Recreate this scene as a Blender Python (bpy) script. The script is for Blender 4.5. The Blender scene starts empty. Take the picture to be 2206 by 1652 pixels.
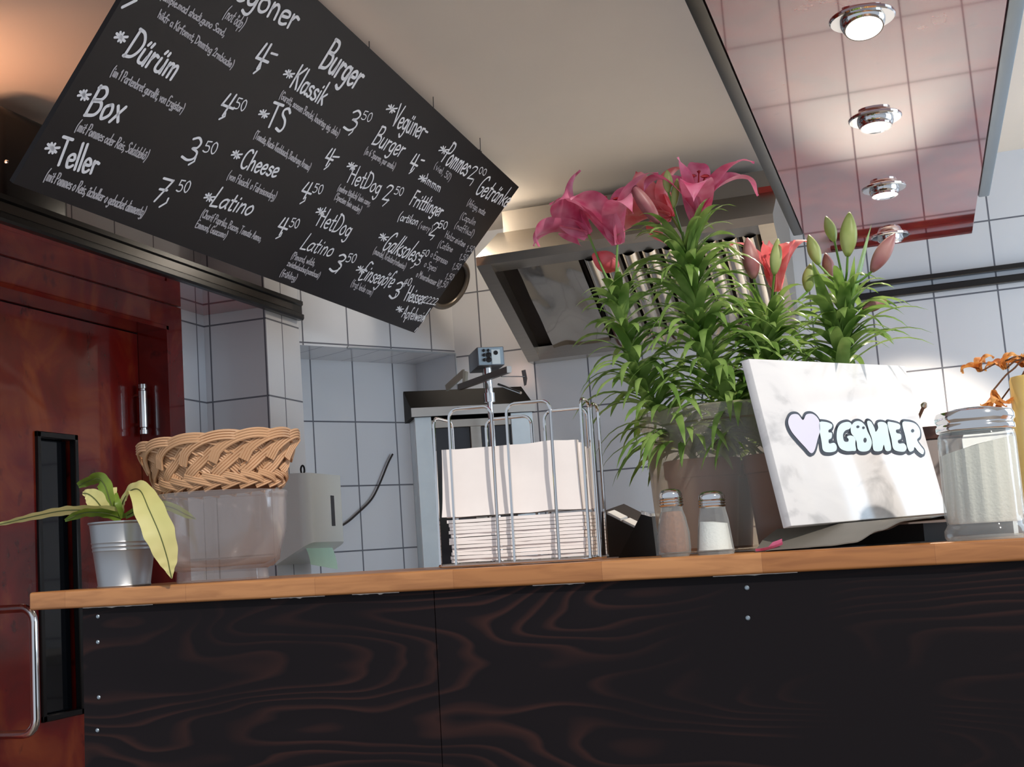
import bpy, bmesh, math, random
from mathutils import Vector, Matrix, noise
random.seed(7)
PI = math.pi
C = bpy.context.scene.collection
sc = bpy.context.scene

# ------------------------------------------------------------------ camera
F_PX = 2749.3
EYE = Vector((0, 0, 1.12))
CR = Vector((0.9486307, 0.30804186, -0.07218042))
CU = Vector((0.10961908, -0.10599763, 0.9883057))
CF = Vector((-0.29678857, 0.94544948, 0.13431987))
cam = bpy.data.cameras.new('camera')
camo = bpy.data.objects.new('camera', cam)
C.objects.link(camo)
m = Matrix((CR, CU, -CF)).transposed().to_4x4()
m.translation = EYE
camo.matrix_world = m
cam.sensor_fit = 'HORIZONTAL'
cam.sensor_width = 36
cam.lens = 36 * F_PX / 2206
cam.clip_start = 0.05
sc.camera = camo

# ------------------------------------------------------------------ world, sun, exposure
sc.view_settings.view_transform = 'Standard'
sc.view_settings.look = 'None'
sc.view_settings.gamma = 1
sc.view_settings.exposure = 0.45
w = bpy.data.worlds.new('world')
sc.world = w
w.use_nodes = True
wb = w.node_tree.nodes['Background']
wb.inputs[0].default_value = (0.80, 0.88, 1.0, 1)
wb.inputs[1].default_value = 0.48

def lamp(name, kind, loc, energy, color=(1, 1, 1), aim=None, **kw):
    l = bpy.data.lights.new(name, kind)
    l.energy = energy
    l.color = color
    for k, v in kw.items():
        setattr(l, k, v)
    o = bpy.data.objects.new(name, l)
    C.objects.link(o)
    o.location = loc
    if aim is not None:
        o.rotation_euler = (Vector(aim) - Vector(loc)).to_track_quat('-Z', 'Y').to_euler()
    return o

# low spring sun coming in through the open shop front, from the right behind the viewer
lamp('sun', 'SUN', (3, -3, 4), 2.0, (1.0, 0.93, 0.84), aim=(3 - .60, -3 + .62, 4 - .62), angle=math.radians(2.0))
# bluish side daylight: unseen area lamp added to brighten the kitchen
lamp('side_daylight_fill', 'AREA', (1.85, 2.9, 1.6), 22, (0.64, 0.82, 1.0), aim=(-1.0, 3.1, 1.45), shape='RECTANGLE', size=1.5, size_y=1.1)

# ------------------------------------------------------------------ pixel -> world
def ray(x, y):
    return CR * ((x - 1103) / F_PX) - CU * ((y - 826) / F_PX) + CF
def aty(x, y, Y):
    d = ray(x, y); return EYE + d * (Y / d.y)
def atx(x, y, X):
    d = ray(x, y); return EYE + d * (X / d.x)
def atz(x, y, zr):
    d = ray(x, y); return EYE + d * (zr / d.z)
def atpl(x, y, P, n):
    d = ray(x, y); return EYE + d * ((P - EYE).dot(n) / d.dot(n))
Z = 1.12   # eye height

# ------------------------------------------------------------------ materials
def S(h):
    h = h.lstrip('#')
    v = [int(h[i:i + 2], 16) / 255 for i in (0, 2, 4)]
    return tuple(c / 12.92 if c <= .04045 else ((c + .055) / 1.055) ** 2.4 for c in v) + (1,)
def nt(m):
    m.use_nodes = True
    return m.node_tree.nodes, m.node_tree.links, m.node_tree.nodes['Principled BSDF']
def M(name, col, rough=.5, metal=0, var=.08, scale=30, bump=0, coat=0, aniso=None, spec=.5, trans=0, stretch=None, sub=0):
    m = bpy.data.materials.new(name)
    N, L, B = nt(m)
    c = S(col) if isinstance(col, str) else col
    tc = N.new('ShaderNodeTexCoord')
    mp = N.new('ShaderNodeMapping')
    if stretch: mp.inputs['Scale'].default_value = stretch
    L.new(tc.outputs['Object'], mp.inputs[0])
    no = N.new('ShaderNodeTexNoise'); no.inputs['Scale'].default_value = scale; no.inputs['Detail'].default_value = 4
    L.new(mp.outputs[0], no.inputs['Vector'])
    mx = N.new('ShaderNodeMix'); mx.data_type = 'RGBA'
    mx.inputs['A'].default_value = tuple(max(0, v * (1 - var)) for v in c[:3]) + (1,)
    mx.inputs['B'].default_value = tuple(min(1, v * (1 + var)) for v in c[:3]) + (1,)
    L.new(no.outputs['Fac'], mx.inputs['Factor'])
    L.new(mx.outputs['Result'], B.inputs['Base Color'])
    B.inputs['Roughness'].default_value = rough
    B.inputs['Metallic'].default_value = metal
    B.inputs['Coat Weight'].default_value = coat
    B.inputs['Coat Roughness'].default_value = .05
    B.inputs['Specular IOR Level'].default_value = spec
    B.inputs['Transmission Weight'].default_value = trans
    if bump:
        bp = N.new('ShaderNodeBump'); bp.inputs['Strength'].default_value = bump; bp.inputs['Distance'].default_value = .002
        L.new(no.outputs['Fac'], bp.inputs['Height']); L.new(bp.outputs[0], B.inputs['Normal'])
    return m
def clear(name, col, opacity, rough=.08, tint='#ffffff', spec=.5):
    """thin clear plastic or glass wall: see-through with a faint haze and a glossy skin"""
    m = M(name, col, .5, var=.05, spec=0)
    N, L, B = nt(m)
    tr = N.new('ShaderNodeBsdfTransparent'); tr.inputs[0].default_value = S(tint)
    lw = N.new('ShaderNodeLayerWeight'); lw.inputs[0].default_value = .25
    ma = N.new('ShaderNodeMath'); ma.operation = 'MULTIPLY_ADD'; ma.use_clamp = True
    ma.inputs[1].default_value = .35; ma.inputs[2].default_value = opacity
    L.new(lw.outputs['Facing'], ma.inputs[0])
    mx = N.new('ShaderNodeMixShader')
    L.new(ma.outputs[0], mx.inputs[0]); L.new(tr.outputs[0], mx.inputs[1]); L.new(B.outputs[0], mx.inputs[2])
    gl_ = N.new('ShaderNodeBsdfGlossy'); gl_.inputs['Roughness'].default_value = rough
    lf = N.new('ShaderNodeLayerWeight'); lf.inputs[0].default_value = .5
    pw = N.new('ShaderNodeMath'); pw.operation = 'POWER'; pw.inputs[1].default_value = 5; L.new(lf.outputs['Facing'], pw.inputs[0])
    fr = N.new('ShaderNodeMath'); fr.operation = 'MULTIPLY_ADD'; fr.inputs[1].default_value = .6; fr.inputs[2].default_value = .045; L.new(pw.outputs[0], fr.inputs[0])
    m2 = N.new('ShaderNodeMixShader')
    L.new(fr.outputs[0], m2.inputs[0]); L.new(mx.outputs[0], m2.inputs[1]); L.new(gl_.outputs[0], m2.inputs[2])
    L.new(m2.outputs[0], N['Material Output'].inputs[0])
    return m
def leafmat(name, col, col2, trl=.35, rough=.35, scale=12, stretch=None):
    m = bpy.data.materials.new(name)
    N, L, B = nt(m)
    tc = N.new('ShaderNodeTexCoord'); no = N.new('ShaderNodeTexNoise'); no.inputs['Scale'].default_value = scale
    L.new(tc.outputs['Object'], no.inputs['Vector'])
    mx = N.new('ShaderNodeMix'); mx.data_type = 'RGBA'
    mx.inputs['A'].default_value = S(col); mx.inputs['B'].default_value = S(col2)
    rp = N.new('ShaderNodeMapRange'); rp.inputs[1].default_value = .35; rp.inputs[2].default_value = .65
    L.new(no.outputs['Fac'], rp.inputs[0]); L.new(rp.outputs[0], mx.inputs['Factor'])
    L.new(mx.outputs['Result'], B.inputs['Base Color']); B.inputs['Roughness'].default_value = rough
    t = N.new('ShaderNodeBsdfTranslucent'); L.new(mx.outputs['Result'], t.inputs[0])
    ms = N.new('ShaderNodeMixShader'); ms.inputs[0].default_value = trl
    L.new(B.outputs[0], ms.inputs[1]); L.new(t.outputs[0], ms.inputs[2])
    L.new(ms.outputs[0], N['Material Output'].inputs[0])
    return m
def tilemat(name, tw, th, col='#d9dade', grout='#6b6c74', rough=.13):
    """glazed wall tiles, laid in a straight grid over the UV map (metres)"""
    m = bpy.data.materials.new(name)
    N, L, B = nt(m)
    uv = N.new('ShaderNodeUVMap')
    br = N.new('ShaderNodeTexBrick')
    br.offset = 0; br.squash = 1
    br.inputs['Scale'].default_value = 1
    br.inputs['Brick Width'].default_value = tw; br.inputs['Row Height'].default_value = th
    br.inputs['Mortar Size'].default_value = .0028; br.inputs['Mortar Smooth'].default_value = .15
    br.inputs['Bias'].default_value = 0
    c = S(col)
    br.inputs['Color1'].default_value = c
    br.inputs['Color2'].default_value = tuple(v * .96 for v in c[:3]) + (1,)
    br.inputs['Mortar'].default_value = S(grout)
    L.new(uv.outputs[0], br.inputs['Vector'])
    L.new(br.outputs['Color'], B.inputs['Base Color'])
    mr = N.new('ShaderNodeMapRange'); mr.inputs[3].default_value = rough; mr.inputs[4].default_value = .8
    L.new(br.outputs['Fac'], mr.inputs[0]); L.new(mr.outputs[0], B.inputs['Roughness'])
    no = N.new('ShaderNodeTexNoise'); no.inputs['Scale'].default_value = 5
    L.new(uv.outputs[0], no.inputs['Vector'])
    mt = N.new('ShaderNodeMath'); mt.operation = 'MULTIPLY_ADD'; mt.inputs[1].default_value = -.6
    L.new(br.outputs['Fac'], mt.inputs[0]); L.new(no.outputs['Fac'], mt.inputs[2])
    bp = N.new('ShaderNodeBump'); bp.inputs['Strength'].default_value = .12; bp.inputs['Distance'].default_value = .004
    L.new(mt.outputs[0], bp.inputs['Height']); L.new(bp.outputs[0], B.inputs['Normal'])
    return m
def burl(name, dark, mid, lite, rough=.12, sc_=7, spec=.5, coat=.6):
    m = bpy.data.materials.new(name)
    N, L, B = nt(m)
    tc = N.new('ShaderNodeTexCoord')
    n1 = N.new('ShaderNodeTexNoise'); n1.inputs['Scale'].default_value = sc_; n1.inputs['Detail'].default_value = 6; n1.inputs['Distortion'].default_value = .8
    n2 = N.new('ShaderNodeTexNoise'); n2.inputs['Scale'].default_value = sc_ * 4; n2.inputs['Detail'].default_value = 3
    mp = N.new('ShaderNodeMapping'); mp.inputs['Scale'].default_value = (1, 1, .75)
    L.new(tc.outputs['Object'], mp.inputs[0])
    L.new(mp.outputs[0], n1.inputs['Vector']); L.new(mp.outputs[0], n2.inputs['Vector'])
    r = N.new('ShaderNodeValToRGB')
    e = r.color_ramp.elements
    e[0].position = .3; e[0].color = S(dark); e[1].position = .72; e[1].color = S(lite)
    x = e.new(.52); x.color = S(mid)
    L.new(n1.outputs['Fac'], r.inputs[0])
    r2 = N.new('ShaderNodeValToRGB'); e = r2.color_ramp.elements
    e[0].position = .28; e[0].color = (.4, .3, .3, 1); e[1].position = .36; e[1].color = (1, 1, 1, 1)
    L.new(n2.outputs['Fac'], r2.inputs[0])
    mx = N.new('ShaderNodeMix'); mx.data_type = 'RGBA'; mx.blend_type = 'MULTIPLY'; mx.inputs['Factor'].default_value = .8
    L.new(r.outputs[0], mx.inputs['A']); L.new(r2.outputs[0], mx.inputs['B'])
    L.new(mx.outputs['Result'], B.inputs['Base Color'])
    B.inputs['Roughness'].default_value = rough; B.inputs['Coat Weight'].default_value = coat; B.inputs['Coat Roughness'].default_value = .03
    B.inputs['Specular IOR Level'].default_value = spec
    return m
def staves(name):
    """butcher block: long glued staves of oiled beech"""
    m = bpy.data.materials.new(name)
    N, L, B = nt(m)
    tc = N.new('ShaderNodeTexCoord')
    br = N.new('ShaderNodeTexBrick'); br.offset = .37; br.offset_frequency = 2
    br.inputs['Scale'].default_value = 1; br.inputs['Brick Width'].default_value = .19; br.inputs['Row Height'].default_value = .042
    br.inputs['Mortar Size'].default_value = .0002; br.inputs['Bias'].default_value = 0
    br.inputs['Color1'].default_value = S('#b98150'); br.inputs['Color2'].default_value = S('#99602f'); br.inputs['Mortar'].default_value = S('#8a5530')
    of = N.new('ShaderNodeMapping'); of.inputs['Location'].default_value = (.06, .02, 0); L.new(tc.outputs['Object'], of.inputs[0]); L.new(of.outputs[0], br.inputs['Vector'])
    mp = N.new('ShaderNodeMapping'); mp.inputs['Scale'].default_value = (3, 30, 30)
    L.new(tc.outputs['Object'], mp.inputs[0])
    no = N.new('ShaderNodeTexNoise'); no.inputs['Scale'].default_value = 3; no.inputs['Detail'].default_value = 8; no.inputs['Distortion'].default_value = 1.2
    L.new(mp.outputs[0], no.inputs['Vector'])
    rp = N.new('ShaderNodeValToRGB'); e = rp.color_ramp.elements
    e[0].position = .3; e[0].color = (.62, .55, .5, 1); e[1].position = .62; e[1].color = (1, 1, 1, 1)
    L.new(no.outputs['Fac'], rp.inputs[0])
    mx = N.new('ShaderNodeMix'); mx.data_type = 'RGBA'; mx.blend_type = 'MULTIPLY'; mx.inputs['Factor'].default_value = .75
    L.new(br.outputs['Color'], mx.inputs['A']); L.new(rp.outputs[0], mx.inputs['B'])
    L.new(mx.outputs['Result'], B.inputs['Base Color'])
    B.inputs['Roughness'].default_value = .38; B.inputs['Coat Weight'].default_value = .15
    return m
def stained(name):
    """dark stained softwood ply, growth rings showing through"""
    m = bpy.data.materials.new(name)
    N, L, B = nt(m)
    tc = N.new('ShaderNodeTexCoord')
    mp = N.new('ShaderNodeMapping'); mp.inputs['Scale'].default_value = (1.3, 1, 5.5); mp.inputs['Location'].default_value = (.35, .2, .6)
    L.new(tc.outputs['Object'], mp.inputs[0])
    no = N.new('ShaderNodeTexNoise'); no.inputs['Scale'].default_value = 1.15; no.inputs['Detail'].default_value = 2.5; no.inputs['Roughness'].default_value = .4
    L.new(mp.outputs[0], no.inputs['Vector'])
    mu = N.new('ShaderNodeMath'); mu.operation = 'MULTIPLY'; mu.inputs[1].default_value = 26
    L.new(no.outputs['Fac'], mu.inputs[0])
    fr = N.new('ShaderNodeMath'); fr.operation = 'FRACT'; L.new(mu.outputs[0], fr.inputs[0])
    rp = N.new('ShaderNodeValToRGB'); e = rp.color_ramp.elements
    e[0].position = 0; e[0].color = S('#110c0f'); e[1].position = 1; e[1].color = S('#140f12')
    a = e.new(.55); a.color = S('#150f12'); b = e.new(.86); b.color = S('#38211d'); 
    L.new(fr.outputs[0], rp.inputs[0])
    n2 = N.new('ShaderNodeTexNoise'); n2.inputs['Scale'].default_value = 2.2; n2.inputs['Detail'].default_value = 3
    L.new(tc.outputs['Object'], n2.inputs['Vector'])
    r2 = N.new('ShaderNodeMapRange'); r2.inputs[1].default_value = .42; r2.inputs[2].default_value = .66
    L.new(n2.outputs['Fac'], r2.inputs[0])
    mx = N.new('ShaderNodeMix'); mx.data_type = 'RGBA'; mx.inputs['A'].default_value = S('#120d10')
    L.new(r2.outputs[0], mx.inputs['Factor']); L.new(rp.outputs[0], mx.inputs['B'])
    L.new(mx.outputs['Result'], B.inputs['Base Color'])
    B.inputs['Roughness'].default_value = .55; B.inputs['Specular IOR Level'].default_value = .15
    return m
def marblemat(name):
    m = bpy.data.materials.new(name)
    N, L, B = nt(m)
    tc = N.new('ShaderNodeTexCoord')
    mp = N.new('ShaderNodeMapping'); mp.inputs['Rotation'].default_value = (0, 0, .7); mp.inputs['Scale'].default_value = (1, 1.8, 1)
    L.new(tc.outputs['Object'], mp.inputs[0])
    n1 = N.new('ShaderNodeTexNoise'); n1.inputs['Scale'].default_value = 9; n1.inputs['Detail'].default_value = 6; n1.inputs['Distortion'].default_value = .7
    L.new(mp.outputs[0], n1.inputs['Vector'])
    r = N.new('ShaderNodeValToRGB'); e = r.color_ramp.elements
    e[0].position = .3; e[0].color = S('#a9a9ab'); e[1].position = .6; e[1].color = S('#e2e0df')
    x = e.new(.44); x.color = S('#dcdada')
    L.new(n1.outputs['Fac'], r.inputs[0]); L.new(r.outputs[0], B.inputs['Base Color'])
    B.inputs['Roughness'].default_value = .12
    return m

TW, TH = .19, .224
mt_back = tilemat('back wall tiles', .19, .224)
mt_ang = tilemat('corner wall tiles', .1715, .225)
mt_pier = tilemat('pier tiles', .19, .24)
mt_ceil = M('ceiling paint', '#ece2d6', .8, var=.03, scale=4, bump=.05)
mt_floor = M('floor tiles', '#8d8074', .6, var=.15, scale=6)
mt_red = burl('red burl veneer', '#470a08', '#74140d', '#98401c', rough=.2, sc_=5)
mt_canopy = burl('red burl canopy veneer', '#6a120c', '#97201a', '#b04a30', rough=.05, spec=.8, coat=1.0)
mt_black = M('black plastic', '#0c0b0c', .3, var=.2)
mt_blackgloss = M('black lacquer', '#090706', .3, var=.2, spec=.35)
mt_alu = M('dark anodised aluminium', '#4a4846', .35, .8, var=.05, stretch=(1, .05, 1), scale=200)
mt_alulight = M('grey anodised aluminium', '#8b98a3', .4, .6, var=.05, stretch=(1, .05, 1), scale=200)
mt_steel = M('brushed stainless steel', '#b9b2a8', .28, 1, var=.08, scale=120, stretch=(.05, 1, 1), bump=.03)
mt_mirror = M('polished stainless steel', '#c9c3ba', .09, 1, var=.03, scale=6, bump=.25)
mt_steeldk = M('dull dark steel', '#3a332f', .4, .9, var=.1)
mt_white = M('white powder coat', '#cfccc6', .4, var=.03)
mt_chrome = M('chrome', '#dcdcdc', .08, 1, var=.02)
mt_wood = staves('butcher block')
mt_stain = stained('dark stained panel')
mt_board = M('blackboard', '#211d1f', .45, var=.12, scale=3, spec=.28)
mt_chalk = M('chalk pen', '#f6f4f6', .9, var=.05)
mt_chalkd = M('thin chalk pen', '#c6c1c4', .9, var=.12)
mt_zinc = M('zinc', '#a6a8ab', .42, .9, var=.12, scale=14, bump=.05)
mt_soil = M('potting soil', '#2a1c12', .95, var=.4, scale=90, bump=.8)
mt_wicker = M('peeled willow', '#bd9470', .5, var=.22, scale=16, bump=.1)
mt_wickerd = M('dark willow base', '#7a5434', .7, var=.2)
mt_paper = M('white tissue', '#f2e9e4', .9, var=.03, scale=60, bump=.08)
mt_pot = M('brown plastic pot', '#8a554c', .5, var=.1)
mt_fern = leafmat('yellowing fern leaf', '#ddd492', '#cfcc84', .3, .5)
mt_ferng = leafmat('green fern leaf', '#5f7a2a', '#8aa03c', .3, .4)
mt_vein = M('dark midrib', '#4b5526', .6)
mt_leaf = leafmat('lily leaf', '#5f8439', '#9cb96a', .32, .2, 25)
mt_stem = leafmat('lily stem', '#5f8a38', '#7ba04a', .15, .4, 25)
mt_pink = leafmat('pink petal', '#d2547e', '#e58aa6', .4, .45, 40)
mt_coral = leafmat('coral petal', '#e8666e', '#f09396', .4, .45, 40)
mt_stamen = M('dark red stamen', '#8a1420', .5)
mt_budg = leafmat('green lily bud', '#93a457', '#b4bf7c', .2, .45, 30)
mt_budp = leafmat('pink lily bud', '#9a5b62', '#b98a84', .2, .45, 30)
mt_marble = marblemat('veined white marble')
mt_ink = M('dark blue black ink', '#2a2d38', .5)
mt_inkfill = M('pale blue white ink', '#cfe4e8', .4, var=.04, scale=9)
mt_lilac = M('pale lilac ink', '#cfc9d8', .4, var=.04, scale=9)
mt_booklet = M('grey booklet cover', '#6f6a62', .55, var=.08)
mt_sugar = M('sugar', '#efe9dc', .9, var=.05, scale=300, bump=.4)
mt_salt = M('salt', '#f4f1ec', .9, var=.05, scale=300, bump=.4)
mt_pepper = M('ground spice', '#8a5a3a', .9, var=.35, scale=220, bump=.6)
mt_glass = clear('clear glass', '#e8eef0', .10, .03, '#f1f4f3')
mt_bowl = clear('clear acrylic', '#cbc4c2', .10, .08, '#f8f5f4')
mt_tub = clear('frosted plastic', '#d2c8b8', .22, .3, '#f0e6d8')
mt_yellow = M('yellow glaze', '#efcf80', .3, var=.08)
mt_towel = M('mint paper towel', '#cdeed8', .9, var=.04)
mt_disp = M('grey white plastic', '#e2e5e1', .3, var=.02)
mt_dispside = M('cream plastic', '#c8c2b4', .35, var=.02)
mt_slot = M('dark window slot', '#3b3a3d', .2)
mt_dry = leafmat('dried flower', '#b5642a', '#d9a05a', .3, .7, 60)
mt_redsticker = M('red sticker', '#a02818', .5)
mt_ysticker = M('brown yellow lettering', '#7a5524', .5)
mt_glow = None

# ------------------------------------------------------------------ mesh builder
MAT = {}
class MB:
    def __init__(s):
        s.bm = bmesh.new(); s.uv = s.bm.loops.layers.uv.new('UVMap')
    def face(s, pts, uvs=None, smooth=False):
        vs = [s.bm.verts.new(p) for p in pts]
        try: f = s.bm.faces.new(vs)
        except ValueError: return
        f.smooth = smooth
        if uvs:
            for l, u in zip(f.loops, uvs): l[s.uv].uv = u
        return f
    def grid(s, rows, closed_u=False, closed_v=False, capu=False):
        """rows: list of lists of points, shared verts"""
        V = [[s.bm.verts.new(p) for p in r] for r in rows]
        nr, nc = len(V), len(V[0])
        for i in range(nr if closed_v else nr - 1):
            for j in range(nc if closed_u else nc - 1):
                a, b = V[i], V[(i + 1) % nr]
                try: s.bm.faces.new((a[j], a[(j + 1) % nc], b[(j + 1) % nc], b[j]))
                except ValueError: pass
        if capu:
            for r in (list(reversed(V[0])), V[-1]):
                try: s.bm.faces.new(r)
                except ValueError: pass
        return V
    def hexa(s, P):
        """P: 4 bottom then 4 top corners, same winding"""
        V = [s.bm.verts.new(p) for p in P]
        for q in ((3, 2, 1, 0), (4, 5, 6, 7), (0, 1, 5, 4), (1, 2, 6, 5), (2, 3, 7, 6), (3, 0, 4, 7)):
            s.bm.faces.new([V[i] for i in q])
        return V
    def box(s, a, b, bev=0, seg=2, mtx=None):
        x0, y0, z0 = a; x1, y1, z1 = b
        t = bmesh.new()
        P = [(x0, y0, z0), (x1, y0, z0), (x1, y1, z0), (x0, y1, z0), (x0, y0, z1), (x1, y0, z1), (x1, y1, z1), (x0, y1, z1)]
        V = [t.verts.new(p) for p in P]
        for q in ((3, 2, 1, 0), (4, 5, 6, 7), (0, 1, 5, 4), (1, 2, 6, 5), (2, 3, 7, 6), (3, 0, 4, 7)):
            t.faces.new([V[i] for i in q])
        if bev: bmesh.ops.bevel(t, geom=list(t.edges), offset=bev, segments=seg, affect='EDGES', profile=.5)
        s.merge(t, mtx)
    def merge(s, t, mtx=None):
        mp = {}
        for v in t.verts: mp[v] = s.bm.verts.new(mtx @ v.co if mtx else v.co)
        for f in t.faces:
            try: s.bm.faces.new([mp[v] for v in f.verts])
            except ValueError: pass
        t.free()
    def prism(s, poly, ax, a, b):
        """extrude a 2D polygon along axis ax ('x','y','z') from a to b"""
        def P(p, t):
            return {'x': (t, p[0], p[1]), 'y': (p[0], t, p[1]), 'z': (p[0], p[1], t)}[ax]
        A = [s.bm.verts.new(P(p, a)) for p in poly]; B = [s.bm.verts.new(P(p, b)) for p in poly]
        s.bm.faces.new(list(reversed(A))); s.bm.faces.new(B)
        n = len(poly)
        for i in range(n): s.bm.faces.new((A[i], A[(i + 1) % n], B[(i + 1) % n], B[i]))
    def tube(s, pts, r, seg=8, cap=True, closed=False):
        pts = [Vector(p) for p in pts]; n = len(pts)
        R = r if isinstance(r, (list, tuple)) else [r] * n
        rows = []; up = None
        for i in range(n):
            a = pts[i - 1] if (i or closed) else pts[i]; b = pts[(i + 1) % n] if (i < n - 1 or closed) else pts[i]
            t = (b - a).normalized()
            if up is None:
                up = t.orthogonal().normalized()
            up = (up - t * up.dot(t))
            up = up.normalized() if up.length > 1e-6 else t.orthogonal().normalized()
            sd = t.cross(up)
            rows.append([pts[i] + (up * math.cos(2 * PI * k / seg) + sd * math.sin(2 * PI * k / seg)) * R[i] for k in range(seg)])
        s.grid(rows, closed_u=True, closed_v=closed, capu=cap and not closed)
    def lathe(s, prof, seg=32, mtx=None, flute=None, sx=1, sy=1):
        """prof: list of (radius, z)"""
        rows = []
        for r, z in prof:
            row = []
            for k in range(seg):
                a = 2 * PI * k / seg
                rr = r * (1 + (flute(a, z) if flute else 0))
                p = Vector((rr * math.cos(a) * sx, rr * math.sin(a) * sy, z))
                row.append(mtx @ p if mtx else p)
            rows.append(row)
        V = s.grid(rows, closed_u=True)
        return V
    def disc(s, r, z, seg=32, mtx=None):
        pts = [Vector((r * math.cos(2 * PI * k / seg), r * math.sin(2 * PI * k / seg), z)) for k in range(seg)]
        s.face([mtx @ p if mtx else p for p in pts])
    def build(s, name, mat, parent=None, local=False, smooth=True, ang=38, mtx=None):
        if parent is not None and not local:
            s.bm.transform(MAT[parent.name].inverted())
        if mtx is not None: s.bm.transform(mtx)
        bmesh.ops.recalc_face_normals(s.bm, faces=list(s.bm.faces))
        me = bpy.data.meshes.new(name); s.bm.to_mesh(me); s.bm.free()
        me.materials.append(mat)
        if smooth:
            me.shade_smooth(); me.set_sharp_from_angle(angle=math.radians(ang))
        o = bpy.data.objects.new(name, me); C.objects.link(o)
        if parent is not None:
            o.parent = parent
            MAT[o.name] = MAT[parent.name]
        else:
            MAT[o.name] = Matrix.Identity(4)
        return o
def tag(o, label=None, cat=None, group=None, kind=None):
    if label: o['label'] = label
    if cat: o['category'] = cat
    if group: o['group'] = group
    if kind: o['kind'] = kind
    return o
def thing(name, label, cat, mtx=None, group=None):
    o = bpy.data.objects.new(name, None); C.objects.link(o)
    o.empty_display_size = .05
    mtx = mtx or Matrix.Identity(4)
    o.location = mtx.translation; o.rotation_euler = mtx.to_euler()
    MAT[o.name] = mtx.copy()
    return tag(o, label, cat, group)
def T(v, rz=0):
    return Matrix.Translation(Vector(v)) @ Matrix.Rotation(rz, 4, 'Z')
def smoothpath(pts, n=6, closed=False):
    P = [Vector(p) for p in pts]
    if len(P) < 3: return P
    out = []; N = len(P)
    rng = N if closed else N - 1
    for i in range(rng):
        p1, p2 = P[i], P[(i + 1) % N]
        p0 = P[i - 1] if (i or closed) else p1 * 2 - p2
        p3 = P[(i + 2) % N] if (i + 2 < N or closed) else p2 * 2 - p1
        for k in range(n):
            t = k / n
            out.append(.5 * ((2 * p1) + (p2 - p0) * t + (2 * p0 - 5 * p1 + 4 * p2 - p3) * t * t + (3 * p1 - p0 - 3 * p2 + p3) * t ** 3))
    if not closed: out.append(P[-1])
    return out

# ------------------------------------------------------------------ the setting
D = 4.2
XA, YB, XC = -1.859, 3.452, -2.076          # pier faces, left wall
CO = aty(980, 762, D)                        # corner of back wall and angled wall
AZ = Vector((.5361, .8441, 0)); AN = Vector((.8441, -.5361, 0))
CEIL = Z + 1.15
def wallquad(mb, o, d, a0, a1, z0, z1, u0=0, v0=0):
    """quad along horizontal dir d from origin o; uv in metres"""
    P = [Vector((o.x, o.y, 0)) + d * a for a in (a0, a1, a1, a0)]
    for p, z in zip(P, (z0, z0, z1, z1)): p.z = z
    mb.face(P, [(a0 - u0, z0 - v0), (a1 - u0, z0 - v0), (a1 - u0, z1 - v0), (a0 - u0, z1 - v0)])
mb = MB(); mb.box((-3.2, -.2, -.06), (2.6, 5.0, 0)); tag(mb.build('floor', mt_floor, smooth=False), kind='structure')
mb = MB(); mb.box((-2.7, 1.0, CEIL), (1.9, 4.45, CEIL + .05)); tag(mb.build('ceiling', mt_ceil, smooth=False), kind='structure')
# back wall (front face at y = D)
mb = MB()
wallquad(mb, Vector((0, D, 0)), Vector((1, 0, 0)), CO.x, 1.9, 0, CEIL, .288 - 19, Z + .265 - 2.24)
for f in list(mb.bm.faces): pass
mb.face([(CO.x, D, 0), (CO.x, D + .15, 0), (CO.x, D + .15, CEIL), (CO.x, D, CEIL)])
mb.face([(CO.x, D + .15, 0), (1.9, D + .15, 0), (1.9, D + .15, CEIL), (CO.x, D + .15, CEIL)])
mb.face([(1.9, D, 0), (1.9, D + .15, 0), (1.9, D + .15, CEIL), (1.9, D, CEIL)])
tag(mb.build('wall_back', mt_back, smooth=False), kind='structure')
# angled corner wall with its recessed niche
mb = MB()
zl = CO.z; nd = .24
L0 = -.634
v0 = Z + .285 - 2.25
wallquad(mb, CO, AZ, L0, 0, zl, CEIL, -.101 - 1.715, v0)                      # wall above niche
NB = CO - AN * nd
NL = -.66
wallquad(mb, NB, AZ, NL, 0, 0, zl, -.105 - 1.715, v0)                          # niche back
rv = CO - AN * nd
mb.face([(CO.x, CO.y, 0), (rv.x, rv.y, 0), (rv.x, rv.y, zl), (CO.x, CO.y, zl)], [(.02, 0 - v0), (.14, 0 - v0), (.14, zl - v0), (.02, zl - v0)])
a, b = CO + AZ * L0, rv + AZ * NL
so = [(a.x, a.y, zl), (CO.x, CO.y, zl), (rv.x, rv.y, zl), (b.x, b.y, zl)]
mb.face(so, [(0 + .03, .06), (.95 + .03, .06), (.95 + .03, .2), (.03, .2)])
mb.face([(a.x, a.y, 0), (b.x, b.y, 0), (b.x, b.y, zl), (a.x, a.y, zl)])
p, q = CO + AZ * NL - AN * .4, CO - AN * .4
mb.face([(p.x, p.y, 0), (q.x, q.y, 0), (q.x, q.y, CEIL), (p.x, p.y, CEIL)])
tag(mb.build('wall_corner', mt_ang, smooth=False), kind='structure')
# grey edging strips of the niche
mb = MB()
def strip(p, q, r): mb.tube([p, q], r, 6)
e = AN * .002
strip(CO + AZ * -.45 + e, CO + e, .004)
strip(Vector((CO.x, CO.y, .3)) + e, CO + e, .003)
tag(mb.build('trim_1', M('grey tile edging', '#9aa0a6', .4), smooth=True), kind='structure')
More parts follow.
